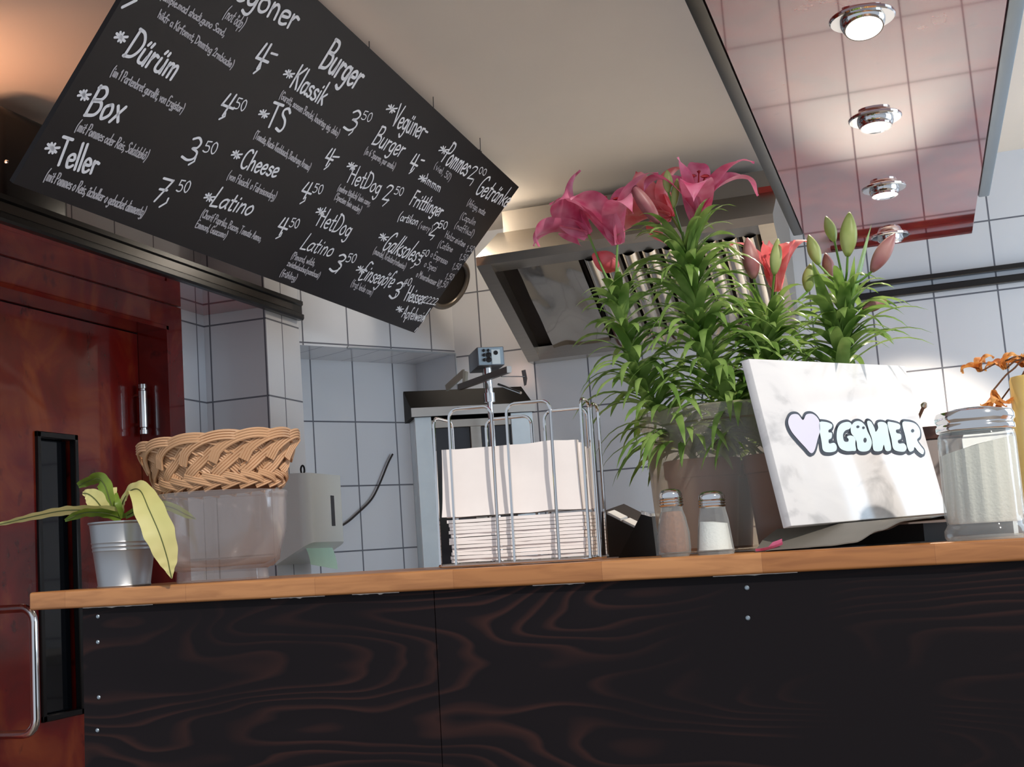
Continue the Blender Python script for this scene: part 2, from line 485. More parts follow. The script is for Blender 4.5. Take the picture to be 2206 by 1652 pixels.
# pier: face B (towards viewer) and face A (towards the right)
mb = MB()
vp = Z + .54 - 2.4
wallquad(mb, Vector((0, YB, 0)), Vector((1, 0, 0)), XC - .4, XA, 0, CEIL, -2.055 - 1.9, vp)
wallquad(mb, Vector((XA, 0, 0)), Vector((0, 1, 0)), YB, 3.672, 0, CEIL, 3.555 - 3.8, vp)
mb.face([(XA, 3.672, 0), (XC - .4, 3.672, 0), (XC - .4, 3.672, CEIL), (XA, 3.672, CEIL)])
tag(mb.build('wall_pier', mt_pier, smooth=False), kind='structure')
# left wall, with the doorway cut out
XD = aty(302, 740, 3.237).x
dz = Z + .748; dy1 = 3.237
mb = MB()
Y0 = 1.3
wallquad(mb, Vector((XC, 0, 0)), Vector((0, 1, 0)), dy1, YB, 0, CEIL, 3.6, vp)
wallquad(mb, Vector((XC, 0, 0)), Vector((0, 1, 0)), Y0, dy1, dz, CEIL, 3.0, vp)
mb.face([(XC, dy1, 0), (XD - .06, dy1, 0), (XD - .06, dy1, dz), (XC, dy1, dz)])
mb.face([(XC, Y0, dz), (XC, dy1, dz), (XD - .06, dy1, dz), (XD - .06, Y0, dz)])
mb.face([(XD - .12, Y0, 0), (XD - .12, YB, 0), (XD - .12, YB, CEIL), (XD - .12, Y0, CEIL)])
tag(mb.build('wall_left', mt_pier, smooth=False), kind='structure')
# red veneered door surround
mb = MB()
yr = 3.306
mb.box((XC, dy1, 0), (XC + .012, yr, Z + .812)); mb.box((XC, Y0, dz), (XC + .012, dy1, Z + .812))
mb.box((XD, dy1 - .012, 0), (XC + .012, dy1 - .0005, dz)); mb.box((XD, Y0, dz - .012), (XC + .012, dy1, dz - .0005))
tag(mb.build('trim_2', mt_red, smooth=False), kind='structure')
# door leaf with its narrow glazed slot
q = [atx(75, 931, XD), atx(165, 935, XD), atx(178, 1540, XD), atx(88, 1555, XD)]
wy0, wy1 = (q[0].y + q[3].y) / 2, (q[1].y + q[2].y) / 2
wz1, wz0 = (q[0].z + q[1].z) / 2, (q[2].z + q[3].z) / 2
mb = MB()
a, b = XD - .045, XD
mb.box((a, 1.9, .01), (b, wy0, dz - .015)); mb.box((a, wy1, .01), (b, dy1 - .014, dz - .015))
mb.box((a, wy0, wz1), (b, wy1, dz - .015)); mb.box((a, wy0, .01), (b, wy1, wz0))
door = tag(mb.build('door_1', mt_red, smooth=False), 'red burl veneer door with narrow dark glass slot', kind='structure')
mb = MB(); t = .016
for lo, hi in (((XD - .01, wy0, wz0), (XD + .008, wy0 + t, wz1)), ((XD - .01, wy1 - t, wz0), (XD + .008, wy1, wz1)),
               ((XD - .01, wy0, wz0), (XD + .008, wy1, wz0 + t)), ((XD - .01, wy0, wz1 - t), (XD + .008, wy1, wz1))):
    mb.box(lo, hi, .002, 1)
mb.build('window_frame', mt_black, door)
mb = MB(); mb.box((XD - .03, wy0 + t, wz0 + t), (XD - .022, wy1 - t, wz1 - t))
mb.build('pane', M('dark glass', '#0b0d11', .05, var=.3, spec=.8), door, smooth=False)
# barrel handle at the edge of the leaf
h0, h1 = atx(307, 828, XD + .03), atx(310, 935, XD + .03)
mb = MB(); c = Vector((h0.x, h0.y, 0))
mb.lathe([(0, h1.z), (.012, h1.z), (.012, h1.z + .012), (.009, h1.z + .013), (.009, h1.z + .018), (.012, h1.z + .02), (.012, h0.z - .02), (.009, h0.z - .018), (.009, h0.z - .013), (.012, h0.z - .012), (.012, h0.z), (0, h0.z)], 20, Matrix.Translation(c))
mb.tube([c + Vector((0, 0, h0.z - .03)), c + Vector((-.035, 0, h0.z - .03))], .005); mb.tube([c + Vector((0, 0, h1.z + .03)), c + Vector((-.035, 0, h1.z + .03))], .005)
tag(mb.build('barrel_handle', mt_chrome, door), 'small upright chrome barrel')
# chrome pull handle
xb = XD + .105
t0, t1 = atx(74, 1400, xb), atx(74, 1500, xb)
hy = t0.y; zt = atx(60, 1309, xb).z; zb_ = atx(60, 1585, xb).z
mb = MB(); path = [Vector((XD - .004, hy, zt)), Vector((xb - .035, hy, zt))]
for k in range(1, 6): path.append(Vector((xb - .035 + .035 * math.sin(k * PI / 10), hy, zt - .035 + .035 * math.cos(k * PI / 10))))
for k in range(0, 6): path.append(Vector((xb - .035 + .035 * math.cos(k * PI / 10), hy, zb_ + .035 - .035 * math.sin(k * PI / 10))))
path.append(Vector((XD - .004, hy, zb_)))
mb.tube(path, .0105, 14)
tag(mb.build('pull_handle', mt_chrome, door), 'bent chrome tube pull handle')

# ------------------------------------------------------------------ right canopy with downlights
ZC = Z + .845
cx0, cx1, cy1 = -.243, .219, 3.93
can = thing('light_canopy', 'glossy red wood canopy with four chrome downlights hanging over the counter', 'canopy', T((0, 2.8, ZC)))
mb = MB(); mb.box((cx0, 1.55, ZC), (cx1, cy1, ZC + .022), .001, 1); mb.build('canopy_panel', mt_canopy, can, smooth=False)
def rail(x0, x1, ya, yb, z0, z1, name, mat, par):
    mb = MB(); mb.box((x0, ya, z0), (x1, yb, z1), .004, 2); return mb.build(name, mat, par)
rail(cx0 - .030, cx0 - .002, 1.55, 3.64, ZC + .0, ZC + .034, 'edge_rail', mt_alu, can)
rail(cx1 + .002, cx1 + .030, 1.55, 3.50, ZC + .0, ZC + .034, 'edge_rail', mt_alulight, can)
for yy in (2.0, 3.4):
    for xx in (cx0 + .06, cx1 - .06):
        mb = MB(); mb.tube([(xx, yy, ZC + .02), (xx, yy, CEIL)], .004, 8); mb.build('suspension_rod', mt_steel, can)
glow = bpy.data.materials.new('lit lamp lens')
N_, L_, B_ = nt(glow); B_.inputs['Base Color'].default_value = (.9, .9, .9, 1)
B_.inputs['Emission Color'].default_value = (1, .95, .86, 1)
tcn = N_.new('ShaderNodeTexCoord'); vo = N_.new('ShaderNodeTexVoronoi'); vo.inputs['Scale'].default_value = 120
L_.new(tcn.outputs['Object'], vo.inputs['Vector'])
mr_ = N_.new('ShaderNodeMapRange'); mr_.inputs[1].default_value = 0; mr_.inputs[2].default_value = .7; mr_.inputs[3].default_value = 1.3; mr_.inputs[4].default_value = .5
L_.new(vo.outputs['Distance'], mr_.inputs[0]); L_.new(mr_.outputs[0], B_.inputs['Emission Strength'])
glow2 = bpy.data.materials.new('bright lamp lens')
N_, L_, B_ = nt(glow2); B_.inputs['Emission Color'].default_value = (1, .97, .9, 1)
no_ = N_.new('ShaderNodeTexNoise'); mr_ = N_.new('ShaderNodeMapRange'); mr_.inputs[3].default_value = 2.5; mr_.inputs[4].default_value = 4
L_.new(no_.outputs['Fac'], mr_.inputs[0]); L_.new(mr_.outputs[0], B_.inputs['Emission Strength'])
lx = -.011
lights = [(2.127, 'nearest the viewer, glowing bright white', (.06, -.30)), (2.678, 'second from the viewer', (0, -.10)), (3.253, 'third from the viewer', (0, -.05)), (3.81, 'farthest, at the back edge of the canopy', (0, .24))]
for i, (ly, wh, tl) in enumerate(lights):
    t = thing('downlight', 'chrome swivel downlight in the glossy canopy, ' + wh, 'downlight', T((lx, ly, ZC)), 'downlights along the canopy')
    ax = Vector((tl[0], tl[1], -1)).normalized()
    rot = ax.to_track_quat('-Z', 'Y').to_matrix().to_4x4()
    mb = MB(); mb.lathe([(.034, -.001), (.036, -.004), (.052, -.004), (.054, -.002), (.054, 0), (.034, 0)], 40); mb.build('ring', mt_chrome, t, True)
    mb = MB(); mb.lathe([(.037, .004), (.037, -.008), (.035, -.014), (.032, -.017), (.032, -.021), (.030, -.021), (.029, -.016), (.016, -.006)], 36, rot); mb.build('swivel_head', mt_chrome, t, True)
    mb = MB(); mb.disc(.0295, -.0185, 28, rot); mb.build('lens', glow2 if i == 0 else glow, t, True)
    lp = Vector((lx, ly, ZC)) + ax * .026
    lamp('downlight_lamp', 'SPOT', lp, (24, 20, 20, 44)[i], (1, .86, .68), aim=lp + ax, spot_size=math.radians(84 if i else 90), spot_blend=.6, shadow_soft_size=.025)

# ------------------------------------------------------------------ left canopy above the door
ZL = Z + .815
lc = thing('door_canopy', 'red wood canopy over the door with a glossy black front rail', 'canopy', T((-1.95, 2.7, ZL)))
mb = MB(); mb.prism([(XC + .001, 1.35), (XA + .012, 1.35), (XA + .012, YB - .001), (XC + .001, YB - .001)], 'z', ZL, ZL + .02); mb.build('canopy_panel', mt_canopy, lc, smooth=False)
mb = MB()
prof = [(0, -.012), (.016, -.012), (.020, -.006), (.020, .006), (.012, .010), (.012, .034), (.018, .038), (.018, .050), (0, .050)]
mb.prism([(XA + .004 + px, ZL + pz) for px, pz in prof], 'y', 1.35, 3.664); mb.build('front_rail', mt_blackgloss, lc, smooth=False)
mb = MB(); mb.box((XA + .016, 1.4, ZL + .012), (XA + .0175, 3.6, ZL + .032)); tag(mb.build('light_strip', M('bronze inlay', '#2a221c', .3, .2), lc, smooth=False), 'shiny bronze strip')

# ------------------------------------------------------------------ ventilation duct, black box (upper left)
dc = aty(110, 232, 2.75)
mb = MB(); A = aty(-60, 285, 2.70); Bp = aty(420, 120, 2.85)
dirn = (Bp - A).normalized()
mb.tube([A, Bp], .075, 36)
du = tag(mb.build('ventilation_duct', M('warm duct metal', '#a98f80', .3, .85, var=.1), None), 'round metal ventilation duct behind the upper left corner of the menu board', 'duct')
mb = MB(); cc = aty(238, 195, 2.79)
cc = A + dirn * (cc - A).dot(dirn)
mb.tube([cc - dirn * .012, cc - dirn * .006, cc + dirn * .006, cc + dirn * .012], [.0765, .081, .081, .0765], 36); mb.build('clamp_ring', M('duct clamp', '#7d6a60', .35, .9), du)
mb = MB(); p0 = aty(-90, 252, 2.35); p1 = aty(22, 420, 2.35)
mb.box((p0.x, 2.3, ZL + .021), (p1.x + .01, 2.56, p0.z), .03, 4)
bb = tag(mb.build('black_box', mt_black), 'black rounded box standing on the door canopy at the left edge', 'box')
mb = MB(); mb.lathe([(0, .004), (.004, .003), (.005, 0)], 12, Matrix.Translation(aty(20, 348, 2.3) + Vector((-.006, -.001, 0))) @ Matrix.Rotation(PI / 2, 4, 'X')); mb.build('screw_or_glint', mt_chrome, bb)  # chrome dot stands in for a specular glint on the black case

# ------------------------------------------------------------------ menu board
zr = .70
BL = atz(28, 395, zr); BR = atz(893, 717, zr); TR = aty(1118, 403, BR.y)
ea = (BR - BL).normalized(); BN = ea.cross(TR - BR).normalized()       # normal of the written face
if BN.dot(EYE - BL) < 0: BN = -BN
TL = atpl(412, -254, BL, BN)
eb = BN.cross(ea)
if eb.dot(TR - BR) < 0: eb = -eb
board = thing('menu_board', 'large sloping blackboard menu with white handwriting hung under the ceiling', 'menu board', T((BL + BR) / 2))
mb = MB(); k = BN * -.010
mb.hexa([BL, BR, TR, TL, BL + k, BR + k, TR + k, TL + k]); mb.build('board_panel', mt_board, board, smooth=False)
for px, py in ((797, 124), (935, 241), (1036, 329)):
    mb = MB()
    p = atpl(px, py, BL, BN) - BN * .005
    mb.tube([p - eb * .012, p + eb * .004, Vector((p.x + .004, p.y, CEIL))], .0011, 6)
    mb.box(p - Vector((.004, .009, .003)), p + Vector((.004, .009, .004)), .001, 1)
    mb.build('ceiling_hook', mt_alu, board)

# --- hand lettering: single strokes
G = {}
def g(ch, w, s): G[ch] = (w, [[tuple(float(v) for v in p.split(',')) for p in st.split()] for st in s.split(';')])
g('a', 5, '4.2,4.2 3,5 1.4,4.4 .7,2.2 1.4,.3 2.6,.2 3.8,1.8 4.2,4.6;4.3,4.9 4.1,1.4 4.8,.1')
g('b', 5, '1.1,10 .9,0;1,3.5 2.5,5 4.1,4.2 4.2,1.5 2.8,0 1,.7')
g('c', 4.4, '3.9,4.3 2.5,5 1.1,4 .7,2.2 1.2,.5 2.6,0 3.9,.8')
g('d', 5, '4.3,10 4.2,0;4.3,3.8 2.8,5 1.2,4.2 .7,2 1.4,.1 3,.1 4.2,1.5')
g('e', 4.7, '.9,2.5 3.9,3 3.7,4.5 2.4,5 1.1,4 .7,2.2 1.4,.3 2.8,0 4.1,.9')
g('f', 3.6, '3.7,9.3 2.9,10 2,9 1.7,6 1.6,-1;.5,5 3.2,5')
g('g', 5, '4,4.2 2.6,5 1.1,4 .8,2 1.8,.5 3.2,1 4,3;4.2,5 4,0 3.4,-2.6 2,-3.4 .5,-2.4')
g('h', 5, '1.1,10 1,0;1,3 2.4,5 3.8,4.2 4,0')
g('i', 2.3, '1.1,5 1.1,0;1.1,7 1.2,7.5')
g('j', 2.6, '1.6,5 1.5,-2 .3,-3;1.6,7 1.7,7.5')
g('k', 4.6, '1.1,10 1,0;4,5.2 1.1,2.3;1.8,2.9 4.3,0')
g('l', 2.3, '1.2,10 1.1,0')
g('m', 6.8, '1,5 1,0;1,3.4 2,5 3.1,4.4 3.2,0;3.2,3.4 4.4,5 5.5,4.4 5.7,0')
g('n', 5, '1,5 1,0;1,3 2.4,5 3.8,4.2 4,0')
g('o', 4.9, '2.5,5 1.1,4 .7,2.3 1.4,.3 2.7,.1 4,1.6 4.1,3.6 3.2,4.9 2.3,5')
g('p', 5, '1.1,5 .9,-3.5;1,3.6 2.5,5 4.1,4 4.2,1.6 2.7,0 1,.8')
g('q', 5, '4,4.2 2.6,5 1.1,4 .8,2 1.8,.2 3.2,.7 4,3;4.2,5 4,-3.5')
g('r', 4, '1,5 1,0;1,3 2.2,4.8 3.7,4.6')
g('s', 4.2, '3.7,4.5 2.4,5 1.1,4.1 1.5,3 3.1,2.2 3.6,1 2.5,0 .7,.5')
g('t', 3.7, '1.9,8.4 1.7,1 2.5,0 3.3,.4;.5,5.4 3.4,5.4')
g('u', 5, '1,5 .9,1.2 2,0 3.4,.8 4,3;4.1,5 4.1,0')
g('v', 4.6, '.8,5 2.3,0;2.3,0 4,5')
g('w', 6.4, '.8,5 1.9,0;1.9,0 3.2,4;3.2,4 4.3,0;4.3,0 5.7,5')
g('x', 4.6, '.8,5 4,0;4,5.2 .6,-.3')
g('y', 4.8, '.9,5 2.5,1;4.2,5 2.5,.5 1.4,-3.2')
g('z', 4.6, '.8,5 4,5;4,5 .7,0;.7,0 4.2,0')
g('A', 6.4, '.5,0 3.2,10;3.2,10 5.6,0;1.4,3.5 4.9,3.5')
g('B', 6, '1,10 .9,0;.6,9.8 3.4,10 4.7,8.4 4,6 1.2,5.3;1.2,5.3 4.2,5.2 5.3,3 4.2,.6 .7,0')
g('C', 5.8, '5.3,8.6 4.2,10 2.4,9.4 1,6.4 .9,3 2,.5 3.8,0 5.2,1.3')
g('D', 6.4, '1.2,10 .9,0;.6,9.8 3.6,9.6 5.6,7 5.6,3.6 3.8,.9 .5,0')
g('E', 5.4, '4.9,9.9 1.2,10 .9,0 4.8,.1;1,5.2 4,5.2')
g('F', 5.2, '1.1,10 .9,0;1,9.8 4.9,10;1,5.4 4,5.4')
g('G', 6.4, '5.6,8.6 4.4,10 2.5,9.4 1,6.4 .9,3 2,.5 3.9,.1 5.3,1.6 5.4,4 3.5,4')
g('H', 6.2, '1.1,10 .9,0;5.2,10 5,0;1,5.2 5,5.2')
g('I', 2.6, '1.3,10 1.2,0')
g('K', 5.6, '1.1,10 .9,0;5,10 1,4.6;1.9,5.4 5.1,0')
g('L', 5, '1.5,10 .9,0;.9,0 4.6,.3')
g('M', 7.4, '.8,0 1.4,10;1.4,10 3.6,4;3.6,4 5.9,10;5.9,10 6.4,0')
g('P', 5.4, '1.2,10 .9,0;.6,9.7 3.6,10 5,8 4.2,5.4 1.2,4.6')
g('R', 5.8, '1.2,10 .9,0;.6,9.7 3.6,10 4.9,8 4,5.6 1.2,5;2.4,5 5.2,0')
g('S', 5.4, '5,8.8 3.6,10 1.6,9 1.5,6.8 3.8,5 4.6,2.6 3.2,.3 .7,.6')
g('T', 5.6, '.4,9.8 5.6,10;3.1,9.8 2.5,0')
g('V', 5.8, '.8,10 2.6,0;2.6,0 5.6,10')
g('0', 4.6, '2.4,10 1,8 .8,3.6 1.8,.3 3,.5 4,4 3.7,8.4 2.6,10 2,9.7')
g('1', 3, '.6,7.6 2,10;2,10 1.8,0')
g('2', 5, '.9,8 2,10 3.7,9.4 3.9,7.2 .7,0;.7,0 4.4,.3')
g('3', 4.8, '.9,8.8 2.4,10 3.8,8.6 3.4,6.2 2,5.4;2,5.4 4,4.2 4,1.6 2.4,-.2 .2,.8')
g('4', 5.2, '2,9.4 .7,4;.7,4 4.6,3.7;3.6,9.6 2.2,0')
g('5', 4.8, '4.3,10 1.5,9.8;1.5,9.8 1.2,5.8;1.2,5.8 3,6 4,4 3.6,1.2 2,0 .5,.8')
g('6', 4.8, '3.7,9.6 1.6,7 .8,3 1.8,.2 3.6,.8 3.9,3.4 2.4,5 1,3.6')
g('7', 4.8, '.6,9.8 4.4,10;4.4,10 1.4,-1;1,5 3.8,5.2')
g('*', 5.4, '2.6,9 2.6,2;.4,7.2 4.8,3.8;4.9,7.4 .5,3.6;1.4,8.8 3.8,2.2')
g('(', 3.2, '2.8,10.5 1.2,7 .7,3 1.2,-2')
g(')', 3.2, '.6,10.5 2.2,7 2.5,3 1,-2.6')
g(',', 2.2, '1.4,1 1.3,-.6 .3,-2.2')
g('-', 4, '.7,4.4 3.3,4.4')
g('.', 2, '1,.1 1.1,.5')
g('!', 2.6, '1.6,10 1.1,3;.9,.2 1,.7')
g('/', 3.4, '3,10 .6,-1.5')
g('~', 6, '.5,3 1.3,5 2,2.4 2.8,5 3.5,2.2 4.2,4.8 5,2.6 5.6,3.4')
for c_, b_ in (('ä', 'a'), ('ö', 'o'), ('ü', 'u')):
    w_, s_ = G[b_]; G[c_] = (w_, s_ + [[(1.5, 6.6), (1.8, 7.8)], [(3.2, 6.6), (3.5, 7.8)]])
def ribbon(mb, pts, w, n):
    """flat pen stroke of width w along 3D pts lying in the plane of normal n, round ends"""
    P = [pts[0]]
    for p in pts[1:]:
        if (p - P[-1]).length > 1e-5: P.append(p)
    if len(P) < 2: return
    Ls, Rs = [], []
    for i, p in enumerate(P):
        a = P[max(0, i - 1)]; b = P[min(len(P) - 1, i + 1)]
        d = (b - a).normalized(); s = n.cross(d) * (w / 2)
        Ls.append(p + s); Rs.append(p - s)
    mb.grid([Ls, Rs])
    for p, a in ((P[0], P[0] - P[1]), (P[-1], P[-1] - P[-2])):
        a = a.normalized() * (w / 2); s = n.cross(a)
        mb.face([p + s * math.cos(t) + a * math.sin(t) for t in [PI * k / 6 for k in range(7)]])
def write(mb, txt, P0, P1, H, w, n, jit=.25, squeeze=None):
    """text from baseline start P0 to baseline end P1 with cap height vector H"""
    tot = sum(G[c][0] if c in G else 3.0 for c in txt)
    U = (P1 - P0) / tot; V = H / 10
    x = 0
    for c in txt:
        if c not in G: x += 3.0; continue
        wd, ss = G[c]
        for st in ss:
            pts = [Vector((x + a + random.uniform(-jit, jit) * .5, b + random.uniform(-jit, jit), 0)) for a, b in st]
            pts = smoothpath(pts, 4) if len(pts) > 2 else pts
            ribbon(mb, [P0 + U * p.x + V * p.y for p in pts], w, n)
        x += wd
LW = MB(); LT = MB()
def on(px, py): return atpl(px, py, BL, BN) + BN * .0008
def line(txt, x0, y0, x1, y1, hx, hy, k=.118, thin=False):
    P0, P1 = on(x0, y0), on(x1, y1); H = on(x0 + hx, y0 + hy) - P0
    wd = max(H.length * k, .0026)
    write(LT if thin else LW, txt, P0, P1, H, wd, BN)
def dg(ch, fx, fy, tx, ty, wpx):
    """big price digit: foot at lower left (fx, fy), top left (tx, ty), width in px along the line"""
    a, b = G[ch][0], 1.0
    P0 = on(fx - wpx * .15, fy - wpx * .05); P1 = on(fx - wpx * .15 + wpx, fy - wpx * .05 + wpx * .30); H = on(tx, ty) - on(fx, fy)
    write(LW, ch, P0, P1, H, max(H.length * .112, .003), BN)
def star(x, y, r):
    P = on(x - r, y + r * .75); write(LW, '*', P, on(x + r * .6, y + r * 1.3), on(x - r * .1, y - r * .75) - P, max(.004, r * .0003), BN)
def stroke(pts, wd):
    ribbon(LW, [on(*p) for p in pts], wd, BN)
# first column
line('Vegöner', 474, -24, 632, 66, 30, -60)
line('(not ödp)', 480, 36, 520, 63, 15, -24, .1, True)
line('(ampie.mad shadi,guno Sand,', 345, -4, 482, 78, 8, -17, .11, True)
line('hikfr a Kirfomnt, Dmmtng 2rmbiadie)', 338, 36, 499, 147, 8, -17, .11, True)
stroke([(263, 15), (293, 0)], .006)
star(255, 76, 17); line('Dürüm', 263, 118, 372, 172, 36, -57)
line('(im 1 Partenbret gurollt, von Ergjstor)', 237, 161, 391, 243, 10, -20, .1, True)
dg('4', 544, 146, 566, 88, 35); stroke([(561, 138), (559, 147), (546, 157)], .0052); stroke([(584, 114), (597, 118)], .005)
star(176, 201, 17); line('Box', 178, 247, 256, 263, 33, -62)
dg('4', 470, 245, 490, 197, 34); stroke([(485, 243), (484, 250), (472, 256)], .005); line('50', 501, 232, 526, 240, 9, -23)
line('(mit Pommes oder Reis, Salatdekö)', 161, 279, 313, 345, 12, -22, .1, True)
star(107, 315, 18); line('Teller', 116, 351, 205, 377, 19, -58)
dg('3', 393, 341, 418, 294, 30); stroke([(421, 338), (418, 347), (406, 354)], .005); line('50', 434, 326, 464, 332, 9, -24)
line('(mit Pommes o Reis, ächolker o gebacket dimmentg)', 94, 386, 307, 466, 12, -23, .1, True)
dg('7', 331, 428, 354, 383, 26); stroke([(362, 427), (358, 436), (343, 445)], .005); line('50', 377, 411, 405, 415, 9, -24)
# second column
line('Burger', 686, 142, 768, 191, 35, -59)
star(618, 156, 14); line('Klassik', 623, 184, 693, 226, 25, -45)
line('(Gurett, sossen Bandei, knoiring eig. deko)', 601, 210, 727, 294, 7, -16, .1, True)
dg('3', 742, 277, 763, 236, 25); stroke([(762, 276), (758, 284), (751, 290)], .0045); line('50', 776, 255, 798, 263, 7, -18)
star(564, 242, 14); line('TS', 571, 268, 609, 286, 19, -50)
line('(Tomate, Rucio Knoblauch, Bandrung Aroma)', 546, 296, 665, 367, 7, -16, .1, True)
dg('4', 696, 355, 711, 316, 21); stroke([(710, 352), (706, 358), (698, 364)], .0045); stroke([(717, 337), (730, 338)], .0045)
star(505, 330, 14); line('Cheese', 513, 359, 594, 382, 20, -40)
line('(von Fleischl. o Falreisonalpg)', 488, 384, 591, 430, 8, -17, .1, True)
dg('4', 646, 426, 659, 389, 25); stroke([(658, 425), (656, 432), (646, 438)], .0045); line('50', 671, 413, 692, 418, 7, -19)
star(446, 422, 14); line('Latino', 449, 441, 539, 464, 24, -38)
line('(Chorif Paprika, Bacon, Tomate Amno,', 431, 466, 560, 520, 8, -16, .1, True)
line('Emmonl, Guacamo)', 419, 488, 485, 513, 8, -15, .1, True)
dg('4', 595, 503, 608, 465, 25); stroke([(607, 501), (604, 508), (594, 513)], .0045); line('50', 621, 487, 641, 492, 7, -19)
# third column
star(840, 231, 14); line('Vegüner-', 842, 267, 914, 303, 20, -45, .09)
line('Burger', 799, 309, 863, 338, 23, -39, .1)
line('(in 6 Spuren, pur anslu)', 784, 330, 848, 365, 6, -14, .1, True)
dg('4', 879, 366, 893, 328, 20); stroke([(892, 362), (888, 368), (881, 373)], .0045); stroke([(907, 344), (914, 346)], .0045)
star(754, 355, 13); line('HetDog', 746, 391, 815, 419, 17, -37, .09)
dg('2', 824, 428, 836, 397, 18); stroke([(836, 429), (833, 435), (824, 443)], .0045); line('50', 847, 417, 866, 422, 6, -17)
line('(mehre täglich/ kein cany,', 726, 409, 796, 443, 6, -13, .1, True)
line('(Spezien fein wadey)', 720, 427, 775, 458, 6, -13, .1, True)
star(687, 453, 13); line('HetDog', 679, 483, 750, 511, 20, -38, .09)
line('Latino', 644, 534, 712, 553, 21, -32, .1)
dg('3', 710, 581, 733, 545, 22); stroke([(730, 577), (727, 583), (722, 588)], .0045); line('50', 743, 563, 764, 566, 7, -18)
line('(Pimand, wilds,', 626, 556, 676, 572, 7, -14, .1, True)
line('zwiebelsalsa/pambasi)', 617, 571, 686, 599, 6, -13, .1, True)
line('(frühling)', 602, 593, 636, 605, 7, -14, .1, True)
# fourth column
star(952, 320, 13); line('Pommes', 949, 347, 1002, 379, 27, -41, .095)
dg('2', 1007, 383, 1020, 357, 15); stroke([(1020, 386), (1018, 391), (1012, 399)], .004); line('00', 1029, 372, 1045, 379, 5, -14)
line('Getränke', 1021, 415, 1090, 446, 26, -37, .095)
line('(viel, 50)', 934, 361, 968, 390, 6, -14, .1, True)
star(907, 382, 12); line('Immm', 913, 393, 947, 414, 7, -20, .12)
line('Frittlinger', 880, 440, 948, 467, 17, -31, .11)
line('(artikon', 856, 473, 898, 485, 8, -18, .12); line('(veny)', 900, 490, 928, 500, 6, -14, .1, True)
dg('2', 924, 505, 937, 478, 15); stroke([(934, 508), (931, 513), (927, 516)], .004); line('50', 942, 490, 961, 494, 5, -16)
star(822, 508, 13); line('Galksoles', 820, 536, 892, 563, 28, -37, .095)
dg('3', 893, 569, 903, 548, 11); line('50', 904, 553, 922, 552, 5, -14); stroke([(895, 566), (890, 574), (884, 577)], .004)
line('(mandel, Kräuter/rotweiss)', 803, 545, 871, 580, 6, -14, .1, True)
star(774, 578, 13); line('Einsegöfe', 771, 599, 841, 619, 24, -34, .095)
line('(frgt leide rom)', 755, 615, 800, 636, 6, -14, .1, True)
dg('3', 838, 640, 858, 606, 19); stroke([(853, 632), (851, 638), (845, 643)], .0042); line('.40', 862, 618, 884, 614, 6, -16)
line('Heisser', 869, 646, 911, 655, 15, -32, .1); line('2222', 909, 651, 938, 657, 8, -14, .14)
star(858, 664, 10); line('Apfelwein', 864, 682, 912, 693, 11, -24, .1)
stroke([(926, 665), (911, 688)], .006); stroke([(899, 706), (893, 713)], .0045)
for (t_, a_, b_, c2, d2) in (('(Afrigo, mate', 1005, 441, 1043, 464), ('(Capulin', 990, 470, 1022, 485), ('(naffikal)', 978, 490, 1018, 510),
                            ('Holzr.eistee', 957, 510, 1000, 532), ('(Cafäne', 942, 531, 973, 543), ('o Espresso', 926, 552, 962, 570), ('o Spezi', 912, 573, 938, 585), ('o Mineralwasser kl)', 895, 595, 946, 618)):
    line(t_, a_, b_, c2, d2, 6, -14, .1, True)
for a_, b_ in ((1001, 540), (987, 558), (972, 578), (957, 600), (944, 616)): line('1,50', a_, b_, a_ + 17, b_ + 3, 6, -12, .12, True)
o_ = LW.build('lettering', mt_chalk, board, smooth=False); o_['label'] = 'white menu lettering and prices'
o_ = LT.build('lettering', mt_chalkd, board, smooth=False); o_['label'] = 'small greyer handwriting in brackets'

# ------------------------------------------------------------------ extractor hood on the back wall
hx0, hx1 = -1.236, -.325
hood = thing('extractor_hood', 'stainless steel extractor hood with shiny filters on the tiled back wall', 'extractor hood', T((-.78, D, Z + .66)))
def ez(pairs): return [(y, Z + z) for y, z in pairs]
side = ez([(3.66, .897), (3.66, .925), (3.90, 1.055), (D - .002, 1.055), (D - .002, .655), (4.14, .655)])
for a_, b_ in ((hx0, hx0 + .045), (hx1 - .045, hx1)):
    mb = MB(); mb.prism(side, 'x', a_, b_); mb.build('side_panel', mt_steel, hood, smooth=False)
mb = MB(); mb.prism(ez([(3.66, .925), (3.90, 1.055), (3.915, 1.045), (3.685, .918)]), 'x', hx0 + .045, hx1 - .045); mb.build('sloping_front', mt_steel, hood, smooth=False)
mb = MB(); mb.prism(ez([(3.66, .897), (3.66, .925), (3.685, .918), (3.745, .905), (3.745, .890)]), 'x', hx0 + .045, hx1 - .045); mb.build('front_lip', mt_steel, hood, smooth=False)
mb = MB(); mb.prism(ez([(4.12, .655), (4.12, .70), (4.135, .70), (4.135, .668), (D - .002, .668), (D - .002, .655)]), 'x', hx0 + .045, hx1 - .045); mb.build('grease_channel', mt_steel, hood, smooth=False)
mb = MB(); mb.prism(ez([(3.90, 1.055), (3.90, 1.125), (D - .002, 1.125), (D - .002, 1.055)]), 'x', hx0 + .02, hx1 - .005); mb.build('top_box', M('grey brown housing', '#8d8479', .45, .5, var=.04), hood, smooth=False)
